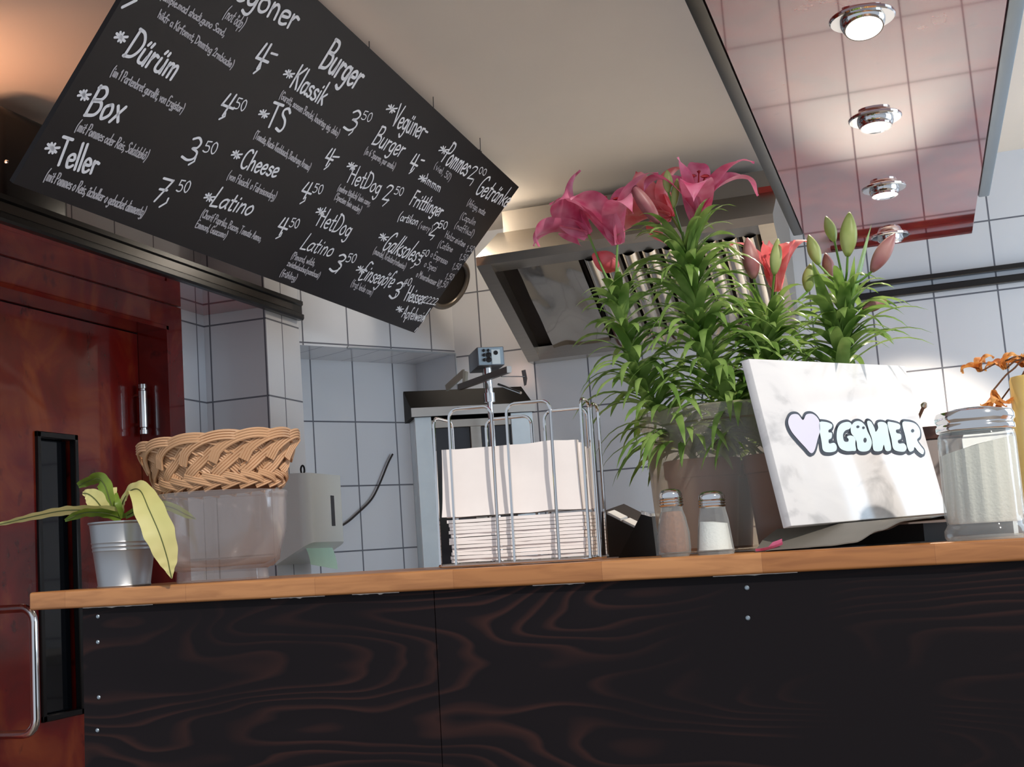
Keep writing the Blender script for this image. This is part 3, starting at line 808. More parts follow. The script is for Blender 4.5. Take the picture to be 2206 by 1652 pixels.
# slanting filters: flat polished panel at the left, then upright baffles
fy0, fz0, fy1, fz1 = 3.755, Z + .905, 4.13, Z + .690
fx0, fx1 = hx0 + .10, hx1 - .05
sp = fx0 + .21
def fp(x, t, out=0):
    n = Vector((0, -(fz0 - fz1), -(fy1 - fy0))).normalized()
    return Vector((x, fy0 + (fy1 - fy0) * t, fz0 + (fz1 - fz0) * t)) + n * out
mb = MB(); rows = []
for j in range(13):
    rows.append([fp(fx0 + (sp - .012 - fx0) * i / 12, j / 12, .004 + .006 * noise.noise((i * .35, j * .3, 2.2))) for i in range(13)])
mb.grid(rows); tag(mb.build('filter_blank', mt_mirror, hood, ang=80), 'flat polished blanking panel')
nb = 9; wb_ = (fx1 - sp) / nb
for kx in range(nb):
    mb = MB(); rows = []
    for j in (0, .33, .66, 1):
        row = []
        for i in range(11):
            u = i / 10; o__ = .004 + .024 * math.sin(PI * u) ** .8
            row.append(fp(sp + kx * wb_ + wb_ * (.05 + .9 * u), j, o__))
        rows.append(row)
    mb.grid(rows); mb.build('filter_baffle', mt_mirror, hood, ang=80)
mb = MB(); mb.hexa([fp(hx0 + .045, 0, -.03), fp(hx1 - .045, 0, -.03), fp(hx1 - .045, 1, -.03), fp(hx0 + .045, 1, -.03), fp(hx0 + .045, 0, -.01), fp(hx1 - .045, 0, -.01), fp(hx1 - .045, 1, -.01), fp(hx0 + .045, 1, -.01)])
tag(mb.build('filter_backing', mt_steeldk, hood, smooth=False), 'dark backing behind the filters')
# sticker at the right end of the box
mb = MB()
s0 = aty(1633, 404, 3.8985); s1 = aty(1667, 399, 3.8985)
mb.box((s0.x, 3.8985, s0.z - .022), (s1.x, 3.8998, s0.z + .0), 0); st = mb.build('warning_sticker', mt_redsticker, hood, smooth=False)
mb = MB(); write(mb, '~~', Vector((s0.x + .010, 3.8982, s0.z - .040)), Vector((s1.x - .01, 3.8982, s0.z - .036)), Vector((0, 0, .022)), .004, Vector((0, -1, 0)), .1)
mb.build('lettering', mt_ysticker, st, smooth=False)
# duct elbow left of the hood
da = aty(880, 560, 3.95); db = aty(968, 612, 3.90)
ax = (db - da).normalized()
mb = MB(); mb.tube([da - ax * .1, da, db], [.078, .078, .078], 32)
de = tag(mb.build('duct_pipe', M('dull duct metal', '#453e38', .4, .85, var=.1), None), 'short dull metal duct pipe between menu board and extractor hood', 'duct')
mb = MB(); u_ = ax.orthogonal().normalized(); v_ = ax.cross(u_)
mb.tube([db + (u_ * math.cos(a) + v_ * math.sin(a)) * .082 for a in [2 * PI * k / 40 for k in range(40)]], .010, 10, closed=True)
mb.build('rim', M('duct rim', '#82796f', .35, .8), de)

# ------------------------------------------------------------------ black rails on the back wall, right
def trim(pxl, pyt, pyb, nm, lab):
    z1, z0 = aty(1900, pyt, D).z, aty(1900, pyb, D).z
    mb = MB(); mb.box((-.20, D - .028, z0), (1.85, D - .001, z1), .002, 1)
    return tag(mb.build(nm, mt_black, smooth=False), lab, 'rail', 'rails along the back wall tiles')
trim(0, 607, 618, 'wall_rail', 'thin upper black rail along the back wall tiles at right')
trim(0, 630, 645, 'wall_rail', 'thicker lower black rail along the back wall tiles at right')

# ------------------------------------------------------------------ back bench (carries the grill)
bench = thing('back_bench', 'steel legged bench with pale reflecting top along the back wall below the tiles', 'bench', T((-.4, 3.8, 0)))
mb = MB(); mb.box((-1.46, 3.05, .86), (1.6, D - .002, .90), .003, 2); mb.build('bench_top', M('pale bounce worktop', '#d8d2c8', .4), bench)  # unseen top made pale to bounce light into the hood filters
for x in (-1.40, 1.54):
    for y in (3.1, 4.12):
        mb = MB(); mb.box((x - .02, y - .02, 0), (x + .02, y + .02, .86)); mb.build('leg', mt_steel, bench)

# ------------------------------------------------------------------ kebab grill (turned towards the right)
gd = Vector((math.sin(math.radians(60)), math.cos(math.radians(60)), 0)); gb = Vector((-gd.y, gd.x, 0)); gn = -gb
G0 = aty(902, 1000, 3.22); G0.z = .90
gw = (atpl(1152, 1000, G0, gn) - G0).dot(gd)
GM = Matrix((( gd.x, gb.x, 0, G0.x), (gd.y, gb.y, 0, G0.y), (0, 0, 1, .90), (0, 0, 0, 1)))
grill = thing('kebab_grill', 'upright steel kebab grill with black slanted lid in the corner behind the counter', 'grill', GM)
def gl(px, py, yoff=0):
    return GM.inverted() @ atpl(px, py, G0 + gb * yoff, gn)
zt = gl(1000, 894).z; zs = gl(1000, 875).z
rb = GM.inverted() @ atpl(878, 843, G0, gd)          # ridge, in the plane of the left side
gdpt = max(.10, min(.30, rb.y)); print('grill', gw, rb)
mb = MB()
mb.box((0, .01, 0), (.012, gdpt, zt)); mb.box((gw - .012, .01, 0), (gw, gdpt, zt)); mb.box((0, gdpt - .012, 0), (gw, gdpt, zt)); mb.box((0, .01, 0), (gw, gdpt, .012))
mb.build('housing', M('blue grey steel', '#b4bcc0', .35, .5, var=.1, scale=9), grill, True, smooth=False)
mb = MB(); mb.box((-.004, 0, 0), (gw * .13, .012, zt), .001, 1); mb.build('front_post', M('bright blued steel', '#e4eef3', .35, .2, var=.15, scale=12), grill, True)
mb = MB(); mb.box((gw * .82, 0, 0), (gw + .004, .012, zt), .001, 1); mb.build('front_post', bpy.data.materials['bright blued steel'], grill, True)
mb = MB(); mb.box((gw * .13, .002, zt - .032), (gw * .82, .010, zt - .010), .001, 1); mb.build('top_rail', mt_steel, grill, True)
mb = MB(); mb.box((gw * .13, .012, .02), (gw * .82, .018, zt - .032)); mb.build('heater_window', M('smoked glass', '#2b2b30', .08, var=.2), grill, True, smooth=False)
mb = MB(); mb.box((gw * .46, .004, .02), (gw * .56, .012, zt - .02), .002, 1); mb.build('centre_post', mt_steel, grill, True)
mb = MB(); mb.prism([(-.012, zt), (-.012, zs), (0, zs), (gdpt, rb.z), (gdpt + .01, rb.z - .004), (gdpt + .01, zt)], 'x', -.012, gw + .008)
mb.build('lid', M('black enamel', '#171210', .65, var=.2, spec=.2), grill, True, smooth=False)
mb = MB(); mb.box((-.013, -.014, zt), (gw + .009, -.010, zs)); tag(mb.build('lid_edge', mt_white, grill, True, smooth=False), 'pale folded front edge of the lid')
# spit with its motor
sy = -.10
a_ = gl(1058, 905, sy); b_ = gl(1046, 792, sy)
mb = MB(); mb.tube([(a_.x, sy, .02), (a_.x, sy, zs - .005)], .008, 14); mb.tube([(a_.x, sy, zs - .005), (a_.x, sy, b_.z)], .011, 14)
mb.tube([(a_.x, sy, zs - .004), (a_.x, sy, zs + .02)], .015, 14)
mb.build('spit_rod', mt_chrome, grill, True)
m0 = gl(1032, 788, sy - .03); m1 = gl(1083, 746, sy - .03)
mb = MB(); mb.box((m0.x - .003, sy - .03, m0.z), (m1.x + .002, sy + .10, m1.z), .002, 2); mot = mb.build('motor_box', M('grey steel case', '#6d7076', .45, .6, var=.05), grill, True)
mb = MB(); mb.box((m0.x, sy - .032, m0.z + .002), (m1.x - .001, sy - .030, m1.z - .002)); mb.build('control_plate', M('pale blue plate', '#a9bcc8', .45, var=.03), mot, True, smooth=False)
mb = MB(); W_ = m1.x - m0.x; H_ = m1.z - m0.z
for i, u in enumerate((.22, .40)):
    for j, v in enumerate((.30, .56, .80)):
        r_ = (.0045, .0075)[i] if j < 2 else .004
        mb.lathe([(0, .004), (r_, .003), (r_, 0)], 12, Matrix.Translation((m0.x + W_ * u, sy - .032, m0.z + H_ * v)) @ Matrix.Rotation(PI / 2, 4, 'X'))
mb.build('buttons', mt_black, mot, True)
mb = MB(); mb.box((m0.x + W_ * .52, sy - .0335, m0.z + H_ * .06), (m0.x + W_ * .86, sy - .032, m0.z + H_ * .84), 0)
stk = tag(mb.build('sticker', M('white sticker', '#eef8f6', .5), mot, True, smooth=False), 'white sticker')
mb = MB(); mb.lathe([(0, .001), (.006, .001), (.006, 0)], 16, Matrix.Translation((m0.x + W_ * .69, sy - .0335, m0.z + H_ * .66)) @ Matrix.Rotation(PI / 2, 4, 'X')); mb.build('dot', mt_black, stk, True)
# swing arm, wall bracket, guard
def inv(v): return GM.inverted() @ v
A1 = inv(aty(1096, 796, 3.00)); A2 = inv(aty(990, 834, 3.24))
def bar(mb, a, b, wx, hz):
    d = (b - a).normalized(); s = d.cross(Vector((0, 0, 1))).normalized() * wx; u = s.cross(d).normalized() * hz
    mb.hexa([a - s - u, a + s - u, a + s + u, a - s + u, b - s - u, b + s - u, b + s + u, b - s + u])
mb = MB(); bar(mb, A1, A2, .006, .008); arm = mb.build('swing_arm', M('brown grey steel', '#5f5650', .4, .6, var=.08), grill, True, smooth=False)
mb = MB(); bar(mb, A1 + (A1 - A2).normalized() * .001, A1 + (A1 - A2).normalized() * .003, .0062, .0082); tag(mb.build('end_cap', mt_white, arm, True, smooth=False), 'white end cap')
mb = MB(); bar(mb, inv(aty(1000, 802, 3.24)), inv(aty(962, 836, 3.30)), .003, .009); bar(mb, inv(aty(1003, 800, 3.24)), inv(aty(1001, 836, 3.24)), .010, .004)
mb.build('bracket', M('pale grey bracket', '#a9a597', .5, var=.05), grill, True, smooth=False)
mb = MB(); mb.tube([inv(aty(1074, 828, 3.08)), inv(aty(1122, 846, 3.0))], .0035, 8); mb.build('guard_rod', mt_chrome, grill, True)
mb = MB(); mb.tube([inv(aty(1080, 811, 3.12)), inv(aty(1130, 811, 3.2))], .0015, 6)
pts = [(1124, 798), (1132, 796), (1136, 815), (1134, 829), (1130, 831)]
F_ = [inv(aty(x, y, 3.2)) for x, y in pts]; k = Vector((0, .004, 0))
mb.face(F_); mb.face([p + k for p in F_])
for i in range(5): mb.face([F_[i], F_[(i + 1) % 5], F_[(i + 1) % 5] + k, F_[i] + k])
mb.build('guard_blade', M('dull grey steel', '#6f6d6c', .5, .5), grill, True, smooth=False)

# ------------------------------------------------------------------ paper towel dispenser on the pier
xf = XA + .12
yd0, yd1 = atx(664, 1080, xf).y, atx(744, 1100, xf).y
zd1, zd0 = atx(664, 1018, xf).z, atx(664, 1168, xf).z
dsp = thing('towel_dispenser', 'grey white paper towel dispenser with dark slot on the tiled pier', 'towel dispenser', T((XA, (yd0 + yd1) / 2, zd0)))
t = bmesh.new()
P = [(XA + .001, yd0, zd0 - .06), (xf, yd0, zd0), (xf, yd0, zd1), (XA + .001, yd0, zd1 + .004), (XA + .001, yd1, zd0 - .06), (xf, yd1, zd0), (xf, yd1, zd1), (XA + .001, yd1, zd1 + .004)]
V = [t.verts.new(p) for p in P]
for q in ((3, 2, 1, 0), (4, 5, 6, 7), (0, 1, 5, 4), (1, 2, 6, 5), (2, 3, 7, 6), (3, 0, 4, 7)): t.faces.new([V[i] for i in q])
bmesh.ops.recalc_face_normals(t, faces=list(t.faces)); bmesh.ops.bevel(t, geom=[e for e in t.edges if min(v.co.x for v in e.verts) > XA + .05 and abs(e.verts[0].co.y - e.verts[1].co.y) < 1e-4], offset=.032, segments=8, affect='EDGES', profile=.5)
mb = MB(); mb.merge(t); mb.build('cover', mt_disp, dsp)
ys_ = atx(717, 1100, xf).y; zc_ = atx(717, 1100, xf).z
mb = MB(); mb.box((xf - .002, ys_ - .012, zc_ - .047), (xf + .0012, ys_ + .012, zc_ + .047), .0008, 1); mb.build('level_slot', mt_slot, dsp)
mb = MB(); ht = []
p_ = aty(652, 1012, yd0 + .02)
mb.tube([p_ + Vector((math.cos(a) * .006, 0, math.sin(a) * .013)) for a in [2 * PI * k / 14 for k in range(14)]], .003, 6, closed=True); mb.build('key_ring', mt_black, dsp)
rows = []
for i in range(7):
    s_ = i / 6
    rows.append([Vector((xf - .045 + .012 * math.sin(s_ * 2.2) + .012 * s_, yd0 + .03 + (yd1 - yd0 - .07) * j / 5 + .01 * s_, zd0 + .01 - .075 * s_ - .004 * j * s_)) for j in range(6)])
mb = MB(); mb.grid(rows)
mb.grid([[p + Vector((.0006, 0, 0)) for p in r] for r in rows]); mb.build('paper_towel', mt_towel, dsp)

# power cable in the niche
NP = NB + AN * .012
pts = [atpl(x, y, NP, AN) for x, y in ((846, 978), (836, 998), (818, 1042), (800, 1076), (770, 1106), (745, 1127), (715, 1142))]
mb = MB(); mb.tube(smoothpath(pts, 5), .0035, 8)
tag(mb.build('power_cable', M('dark brown cable', '#2b2422', .6), None), 'dark power cable hanging across the tiled niche', 'cable')

# ------------------------------------------------------------------ the counter (very slightly out of level, as in the room)
TH_ = .0148
CM = Matrix.Translation((-1.195, 1.5, Z - .0005)) @ Matrix.Rotation(TH_, 4, 'Y')
CMI = CM.inverted()
ctr = thing('counter', 'wooden counter with butcher block top and dark stained front boards', 'counter', CM)
mb = MB()
t = bmesh.new()
x0, x1, y1, th = 0, 1.85, .43, .0245
V = [t.verts.new(p) for p in ((x0, 0, -th), (x1, 0, -th), (x1, y1, -th), (x0, y1, -th), (x0, 0, 0), (x1, 0, 0), (x1, y1, 0), (x0, y1, 0))]
for q in ((3, 2, 1, 0), (4, 5, 6, 7), (0, 1, 5, 4), (1, 2, 6, 5), (2, 3, 7, 6), (3, 0, 4, 7)): t.faces.new([V[i] for i in q])
bmesh.ops.bevel(t, geom=list(t.edges), offset=.0035, segments=3, affect='EDGES', profile=.5)
mb.merge(t); mb.build('worktop', mt_wood, ctr, True)
bx0 = (CMI @ aty(178, 1307, 1.512)).x
def zfl(x): return -(CM.translation.z - math.sin(TH_) * x) / math.cos(TH_)
xj = (CMI @ aty(936, 1300, 1.512)).x; xj2 = (CMI @ aty(1612, 1300, 1.512)).x + .013
for a_, b_ in ((bx0, xj - .0006), (xj + .0006, x1 - .02)):
    mb = MB(); mb.hexa([(a_, .012, zfl(a_)), (b_, .012, zfl(b_)), (b_, .032, zfl(b_)), (a_, .032, zfl(a_)), (a_, .012, -th), (b_, .012, -th), (b_, .032, -th), (a_, .032, -th)])
    mb.build('front_board', mt_stain, ctr, True, smooth=False)
for a_ in (bx0 + .0, x1 - .045):
    mb = MB(); mb.hexa([(a_, .032, zfl(a_)), (a_ + .02, .032, zfl(a_ + .02)), (a_ + .02, .40, zfl(a_ + .02)), (a_, .40, zfl(a_)), (a_, .032, -th), (a_ + .02, .032, -th), (a_ + .02, .40, -th), (a_, .40, -th)])
    mb.build('side_board', mt_stain, ctr, True, smooth=False)
for i, (pa, pb) in enumerate(((180, 330), (585, 700), (1540, 1720), (1150, 1260), (760, 860))):
    a_, b_ = (CMI @ aty(pa, 1290, 1.512)).x, (CMI @ aty(pb, 1250, 1.512)).x
    mb = MB(); n_ = 24
    up_ = [Vector((a_ + (b_ - a_) * q / n_, .010, -th + .0002)) for q in range(n_ + 1)]
    dn_ = [p + Vector((0, 0, -.0012 - .0028 * max(0, noise.noise((q * .35, i * 5.1, 0))) * math.sin(PI * q / n_))) for q, p in enumerate(up_)]
    bk_ = [p + Vector((0, .002, 0)) for p in dn_]
    mb.grid([up_, dn_, bk_]); mb.build('sealant', mt_white, ctr, True)
for px, py in ((211, 1328), (211, 1383), (213, 1502), (210, 1573), (1609, 1266), (1611, 1331)):
    p = CMI @ aty(px, py, 1.512)
    mb = MB(); mb.lathe([(0, .0018), (.0018, .0016), (.0028, .0006), (.0028, 0)], 14, Matrix.Translation((p.x, .012, p.z)) @ Matrix.Rotation(PI / 2, 4, 'X')); mb.build('screw_or_glint', mt_alulight, ctr, True)

def onc(px, py, y, rz=0, up=0):
    """matrix of something standing on the counter at that spot"""
    p = CMI @ aty(px, py, y)
    return CM @ Matrix.Translation((p.x, p.y, up)) @ Matrix.Rotation(rz, 4, 'Z')
def ppm(px, y):
    d = ray(px, 1180); return F_PX / (d * (y / d.y)).dot(CF)      # pixels per metre there

# ------------------------------------------------------------------ zinc pot with fern
k = 1 / ppm(268, 1.57)
r0, r1, hh = 54 * k, 71 * k, 138 * k
pm = onc(268, 1255, 1.50 + r1 + .006)
pot = thing('zinc_pot', 'small zinc pot with a yellowing fern at the left end of the counter', 'plant pot', pm)
mb = MB()
prof = [(0, .002), (r0 - .002, .002), (r0, 0), (r0 + .001, .002), (r0, .004)]
for i, s_ in enumerate((.56, .62, .68)):
    rr = r0 + (r1 - r0) * s_; prof += [(rr - .0004, hh * (s_ - .022)), (rr + .0008, hh * s_), (rr + .0002, hh * (s_ + .022))]
prof += [(r1 - .001, hh - .004), (r1 + .001, hh - .002), (r1 + .001, hh), (r1 - .001, hh), (r0 * .98, hh * .7)]
mb.lathe(prof, 40); mb.build('pot', mt_zinc, pot, True)
mb = MB(); mb.disc(r1 * .95, hh - .012); mb.build('soil', mt_soil, pot, True, smooth=False)
fern = thing('fern', 'fern with drooping pale yellow and green leaves in the zinc pot', 'plant', pm @ Matrix.Translation((0, 0, hh - .012)))
YP = pm.translation.y
def leafpx(pts, mat, name, par, ribs=True, fold=.15, nv=10):
    """strap leaf; pts: (px, py, y, half width in px, tilt of blade)"""
    C_, W_, Tn = [], [], []
    P = [Vector(aty(x, y, yy)) for x, y, yy, *_ in pts]
    cen = smoothpath(P, nv)
    n = len(cen)
    hw = [p[3] for p in pts]; tl = [p[4] if len(p) > 4 else 0 for p in pts]
    rowsA = []; mid = []
    for i, c in enumerate(cen):
        s_ = i / nv; j = min(int(s_), len(pts) - 2); f = s_ - j
        h = (hw[j] * (1 - f) + hw[j + 1] * f) / ppm(300, 1.56)
        ti = tl[j] * (1 - f) + tl[j + 1] * f
        d = (cen[min(n - 1, i + 1)] - cen[max(0, i - 1)]).normalized()
        view = (c - EYE).normalized()
        sd = d.cross(view).normalized()
        nn = sd.cross(d).normalized()
        sd2 = sd * math.cos(ti) + nn * math.sin(ti); nn2 = sd2.cross(d).normalized()
        h *= 1 + .03 * math.sin(i * .8)
        rowsA.append([c + sd2 * h * u + nn2 * (-abs(u) * fold * h + .0007 * abs(u) * math.sin(i * .9 + u * 2)) for u in (-1, -.5, 0, .5, 1)])
        mid.append(c + (nn2 if nn2.dot(EYE - c) > 0 else -nn2) * .0008)
    mb = MB(); mb.grid(rowsA); lf = mb.build(name, mat, par, ang=80)
    if ribs:
        mb = MB(); mb.tube(mid[1:-1], .0007, 5); mb.build('midrib', mt_vein, lf)
    return lf
leafpx([(262, 1105, YP, 8), (235, 1100, YP - .01, 14, .6), (175, 1098, YP - .02, 15, .8), (130, 1100, YP - .02, 15, .9), (70, 1112, YP - .02, 11, .8), (20, 1124, YP - .02, 6, .7), (-30, 1135, YP - .02, 1)], mt_fern, 'leaf', fern)
leafpx([(258, 1112, YP, 6), (266, 1080, YP - .005, 10, 1.0), (283, 1057, YP - .03, 20, 1.1), (302, 1058, YP - .055, 26, .7), (320, 1095, YP - .07, 30, .1), (344, 1150, YP - .075, 31, 0), (360, 1200, YP - .07, 22, 0), (366, 1228, YP - .068, 9, 0), (370, 1246, YP - .066, 1)], mt_fern, 'leaf', fern)
leafpx([(250, 1110, YP + .005, 7), (238, 1080, YP + .01, 12, .3), (226, 1045, YP + .015, 17, .3), (212, 1030, YP + .02, 17, .7), (190, 1036, YP + .02, 14, .8), (168, 1046, YP + .02, 6)], mt_ferng, 'leaf', fern)
leafpx([(248, 1112, YP, 6), (225, 1098, YP - .005, 16, .2), (205, 1075, YP - .01, 22, .2), (190, 1064, YP - .01, 12), (178, 1062, YP - .01, 3)], mt_fern, 'leaf', fern)
leafpx([(252, 1108, YP + .01, 6), (243, 1078, YP + .02, 9, .2), (244, 1050, YP + .03, 8)], mt_fern, 'leaf', fern, False)
leafpx([(262, 1116, YP, 8), (225, 1104, YP - .02, 14, .9), (180, 1104, YP - .03, 14, .9), (140, 1121, YP - .03, 3)], mt_ferng, 'leaf', fern)
leafpx([(270, 1112, YP, 6), (320, 1088, YP - .012, 10, .7), (365, 1092, YP - .025, 11, .5), (400, 1108, YP - .03, 8, .3), (422, 1118, YP - .03, 1)], mt_ferng, 'leaf', fern)
leafpx([(265, 1116, YP, 5), (255, 1085, YP - .01, 7, .2), (250, 1062, YP, 3)], mt_ferng, 'leaf', fern, False)

# ------------------------------------------------------------------ clear bowl and wicker basket
yb = 1.605
k = 1 / ppm(480, yb)
R_, H_b, rf, hf = 142 * k, 188 * k, 97 * k, 26 * k
bm_ = onc(481, 1240, yb)
bowl = thing('clear_bowl', 'smeared clear plastic bowl on a foot under the wicker basket', 'bowl', bm_)
mb = MB()
prof = [(rf * .98, 0), (rf, .001), (rf * .985, hf * .9)]
out_ = [(rf * 1.02, hf), (rf * 1.10, hf * 1.05), (rf * 1.25, hf + .010), (R_ * .90, hf + .028), (R_ * .965, hf + .048), (R_ * .985, H_b - .012), (R_ * .985, H_b - .010), (R_ * 1.0, H_b - .008), (R_ * 1.0, H_b - .001), (R_ * .985, H_b)]
inn = [(R_ * .955, H_b - .002), (R_ * .95, hf + .05), (R_ * .87, hf + .031), (rf * 1.2, hf + .013), (rf * .9, hf + .004), (0, hf + .003)]
mb.lathe(prof + out_ + inn, 64); mb.build('bowl', mt_bowl, bowl, True)
bkm = bm_ @ Matrix.Translation((.0, -.0, H_b + .001)) @ Matrix.Rotation(math.radians(-2.0), 4, 'Y') 
bk = thing('bread_basket', 'empty plaited wicker basket resting on the clear bowl', 'basket', bkm)
# plaited from bundles of three willow rods
ax_, ay_, bh = 178 * k, 128 * k, 112 * k
def bp(th, h, off=0):
    s_ = .74 + .26 * (h / bh) ** .8
    return Vector((math.cos(th) * (ax_ * s_ + off), math.sin(th) * (ay_ * s_ + off), h))
NB_ = 15
lat = MB(); latb = MB(); rim = MB(); brd = MB()
def bundle(mb, fn, n=14, rr=.0020, cnt=4, gap=.0036):
    P = [fn(i / n) for i in range(n + 1)]
    for c_ in range(cnt):
        o__ = (c_ - (cnt - 1) / 2) * gap; Q = []
        for i, p in enumerate(P):
            d = (P[min(n, i + 1)] - P[max(0, i - 1)]).normalized()
            out = Vector((p.x / ax_ ** 2, p.y / ay_ ** 2, .0)).normalized()
            sd = d.cross(out).normalized()
            Q.append(p + sd * o__)
        mb.tube(Q, rr, 6)
dt = 2 * PI / NB_
for i in range(NB_):
    t0 = i * dt
    bundle(lat, lambda s, t0=t0: bp(t0 + s * dt * 1.35, .020 * bh / .075 + s * bh * .60, .0015 * math.sin(s * 9.4)), 8)
    bundle(latb, lambda s, t0=t0: bp(t0 - s * dt * 1.35, .020 * bh / .075 + s * bh * .62, -.0035 - .0015 * math.sin(s * 9.4)), 8)
    bundle(rim, lambda s, t0=t0: bp(t0 + s * dt * 3.1, bh * (.50 + .50 * math.sin(PI * s ** .9) ** .62) * (1 - .06 * s), .006 * math.sin(PI * s) + .003 - .009 * s), 20)
    bundle(rim, lambda s, t0=t0: bp(t0 + dt * .4 - s * dt * 1.5, bh * (.50 + .36 * math.sin(PI * s * .75)), -.006), 10, cnt=2)
NB2 = 22; dt2 = 2 * PI / NB2
for i in range(NB2):
    t0 = i * dt2
    bundle(brd, lambda s, t0=t0: bp(t0 + s * dt2 * 1.7, bh * (.28 - .20 * s), .004 * math.sin(PI * s) + .001), 8, .0017, 3, .0030)
    bundle(brd, lambda s, t0=t0: bp(t0 + s * dt2 * 1.7, bh * (.02 + .20 * s), .004 * math.sin(PI * s + .5)), 8, .0017, 3, .0030)
lat.build('plaited_wall', mt_wicker, bk, True); latb.build('plaited_wall', mt_wicker, bk, True)
rim.build('rim_braid', mt_wicker, bk, True); brd.build('base_braid', mt_wicker, bk, True)
mb = MB(); mb.lathe([(0, .001), (ax_ * .72, .001), (ax_ * .735, .004), (ax_ * .72, .007), (0, .007)], 48, sy=ay_ / ax_); mb.build('base', mt_wickerd, bk, True)

# ------------------------------------------------------------------ napkin holder
Yf = 1.555
hm = onc(1105, 1210, 1.60)
nh = thing('napkin_holder', 'chrome wire napkin holder filled with white napkins on the counter', 'napkin holder', hm)
HI = hm.inverted()
def hx(px, py, y=Yf): return (HI @ aty(px, py, y)).x
xl, xr = hx(942, 1212), hx(1270, 1197)
yf = Yf - hm.translation.y; yk = 1.648 - hm.translation.y
hz = [(HI @ aty(1005, 880, Yf)).z, (HI @ aty(1130, 866, Yf)).z]
wr = .0021
def uloop(a, b, ztop, rad=.012):
    """upside-down U between foot points a and b (2D), turned in at the bottom to the base ring"""
    a, b = Vector((a[0], a[1], 0)), Vector((b[0], b[1], 0)); d = (b - a).normalized()
    P = [a + Vector((0, 0, .004)), a + Vector((0, 0, ztop - rad))]
    for q in range(1, 6): P.append(a + d * (rad - rad * math.cos(q * PI / 12 * 1.0)) * 1 + Vector((0, 0, ztop - rad + rad * math.sin(q * PI / 12))))
    P.append(a + d * rad + Vector((0, 0, ztop))); P.append(b - d * rad + Vector((0, 0, ztop)))
    for q in range(1, 6): P.append(b - d * (rad - rad * math.sin(q * PI / 12)) + Vector((0, 0, ztop - rad + rad * math.cos(q * PI / 12))))
    P += [b + Vector((0, 0, ztop - rad)), b + Vector((0, 0, .004))]
    mb = MB(); mb.tube(P, wr, 8); return mb.build('wire_loop', mt_chrome, nh, True)
Hh = (hz[0] + hz[1]) / 2
f1 = (hx(983, 1205), hx(1076, 1203)); f2 = (hx(1109, 1202), hx(1205, 1198))
uloop((f1[0], yf), (f1[1], yf), Hh); uloop((f2[0], yf), (f2[1], yf), Hh)
uloop((xl, yf + .012), (xl, yk - .012), Hh * .965)
uloop((xr, yf + .004), (xr, yf + .045), Hh); uloop((xr + .001, yf + .052), (xr + .001, yk - .004), Hh * .99)
uloop((xl + .045, yk), (xl + .11, yk), Hh * .965); uloop((xr - .075, yk), (xr - .015, yk), Hh * .985)
mb = MB()
ring = []
for (cx_, cy_, a0) in ((xr - .012, yk - .012, 0), (xl + .012, yk - .012, PI / 2), (xl + .012, yf + .012, PI), (xr - .012, yf + .012, 1.5 * PI)):
    for q in range(6): ring.append(Vector((cx_ + .012 * math.cos(a0 + q * PI / 10), cy_ + .012 * math.sin(a0 + q * PI / 10), .004)))
mb.tube(ring, wr, 8, closed=True)
for s_ in (.25, .5, .75): mb.tube([(xl + (xr - xl) * s_, yf, .004), (xl + (xr - xl) * s_, yk, .004)], wr, 8)
mb.build('base_ring', mt_chrome, nh, True)
# napkins: a flat pile below, upright folded ones on top
def napkin(x0, x1, y0, y1, z0, z1, lab, grp, wav, seedv):
    mt = hm @ Matrix.Translation(((x0 + x1) / 2, (y0 + y1) / 2, z0))
    mb = MB(); nx, ny = 14, 5; w2, d2 = (x1 - x0) / 2, (y1 - y0) / 2
    def zz(u, v): return wav * (noise.noise((u * 2.2 + seedv, v * 1.5, seedv * .7)))
    top = [[Vector((-w2 + 2 * w2 * i / nx, -d2 + 2 * d2 * j / ny + .0012 * noise.noise((i * .6, seedv, j))), ) .to_3d() + Vector((0, 0, (z1 - z0) + zz(i / nx, j / ny))) for i in range(nx + 1)] for j in range(ny + 1)]
    bot = [[Vector((p.x, p.y, p.z - (z1 - z0) * .92)) for p in r] for r in top]
    mb.grid(top); mb.grid([list(reversed(r)) for r in bot])
    mb.grid([top[0], bot[0]]); mb.grid([bot[-1], top[-1]]); mb.grid([[r[0] for r in bot], [r[0] for r in top]]); mb.grid([[r[-1] for r in top], [r[-1] for r in bot]])
    o = mb.build('paper_napkin', mt_paper, None, mtx=None, ang=60)
    o.matrix_world = mt; o.location = mt.translation; o.rotation_euler = mt.to_euler(); MAT[o.name] = mt
    return tag(o, lab, 'napkin', grp)
nx0, nx1 = hx(968, 1200, 1.565), hx(1262, 1190, 1.565)
ztop = (HI @ aty(1080, 1112, 1.565)).z
NN = 12; st_ = (ztop - .0075) / NN
for i in range(NN):
    j = random.uniform(-.002, .002)
    napkin(nx0 + j + .004 * (1 - i / NN), nx1 + j * .5, yf + .009 + random.uniform(0, .003), yk - .006, .0068 + i * st_, .0068 + i * st_ + st_ * .96, 'white folded paper napkin in the flat pile at the bottom of the wire holder', 'flat napkins in the holder', .0006, i * 1.7)
ux0, ux1 = hx(950, 1040, 1.562), hx(1243, 1030, 1.562)
zu = (HI @ aty(1090, 962, 1.56)).z
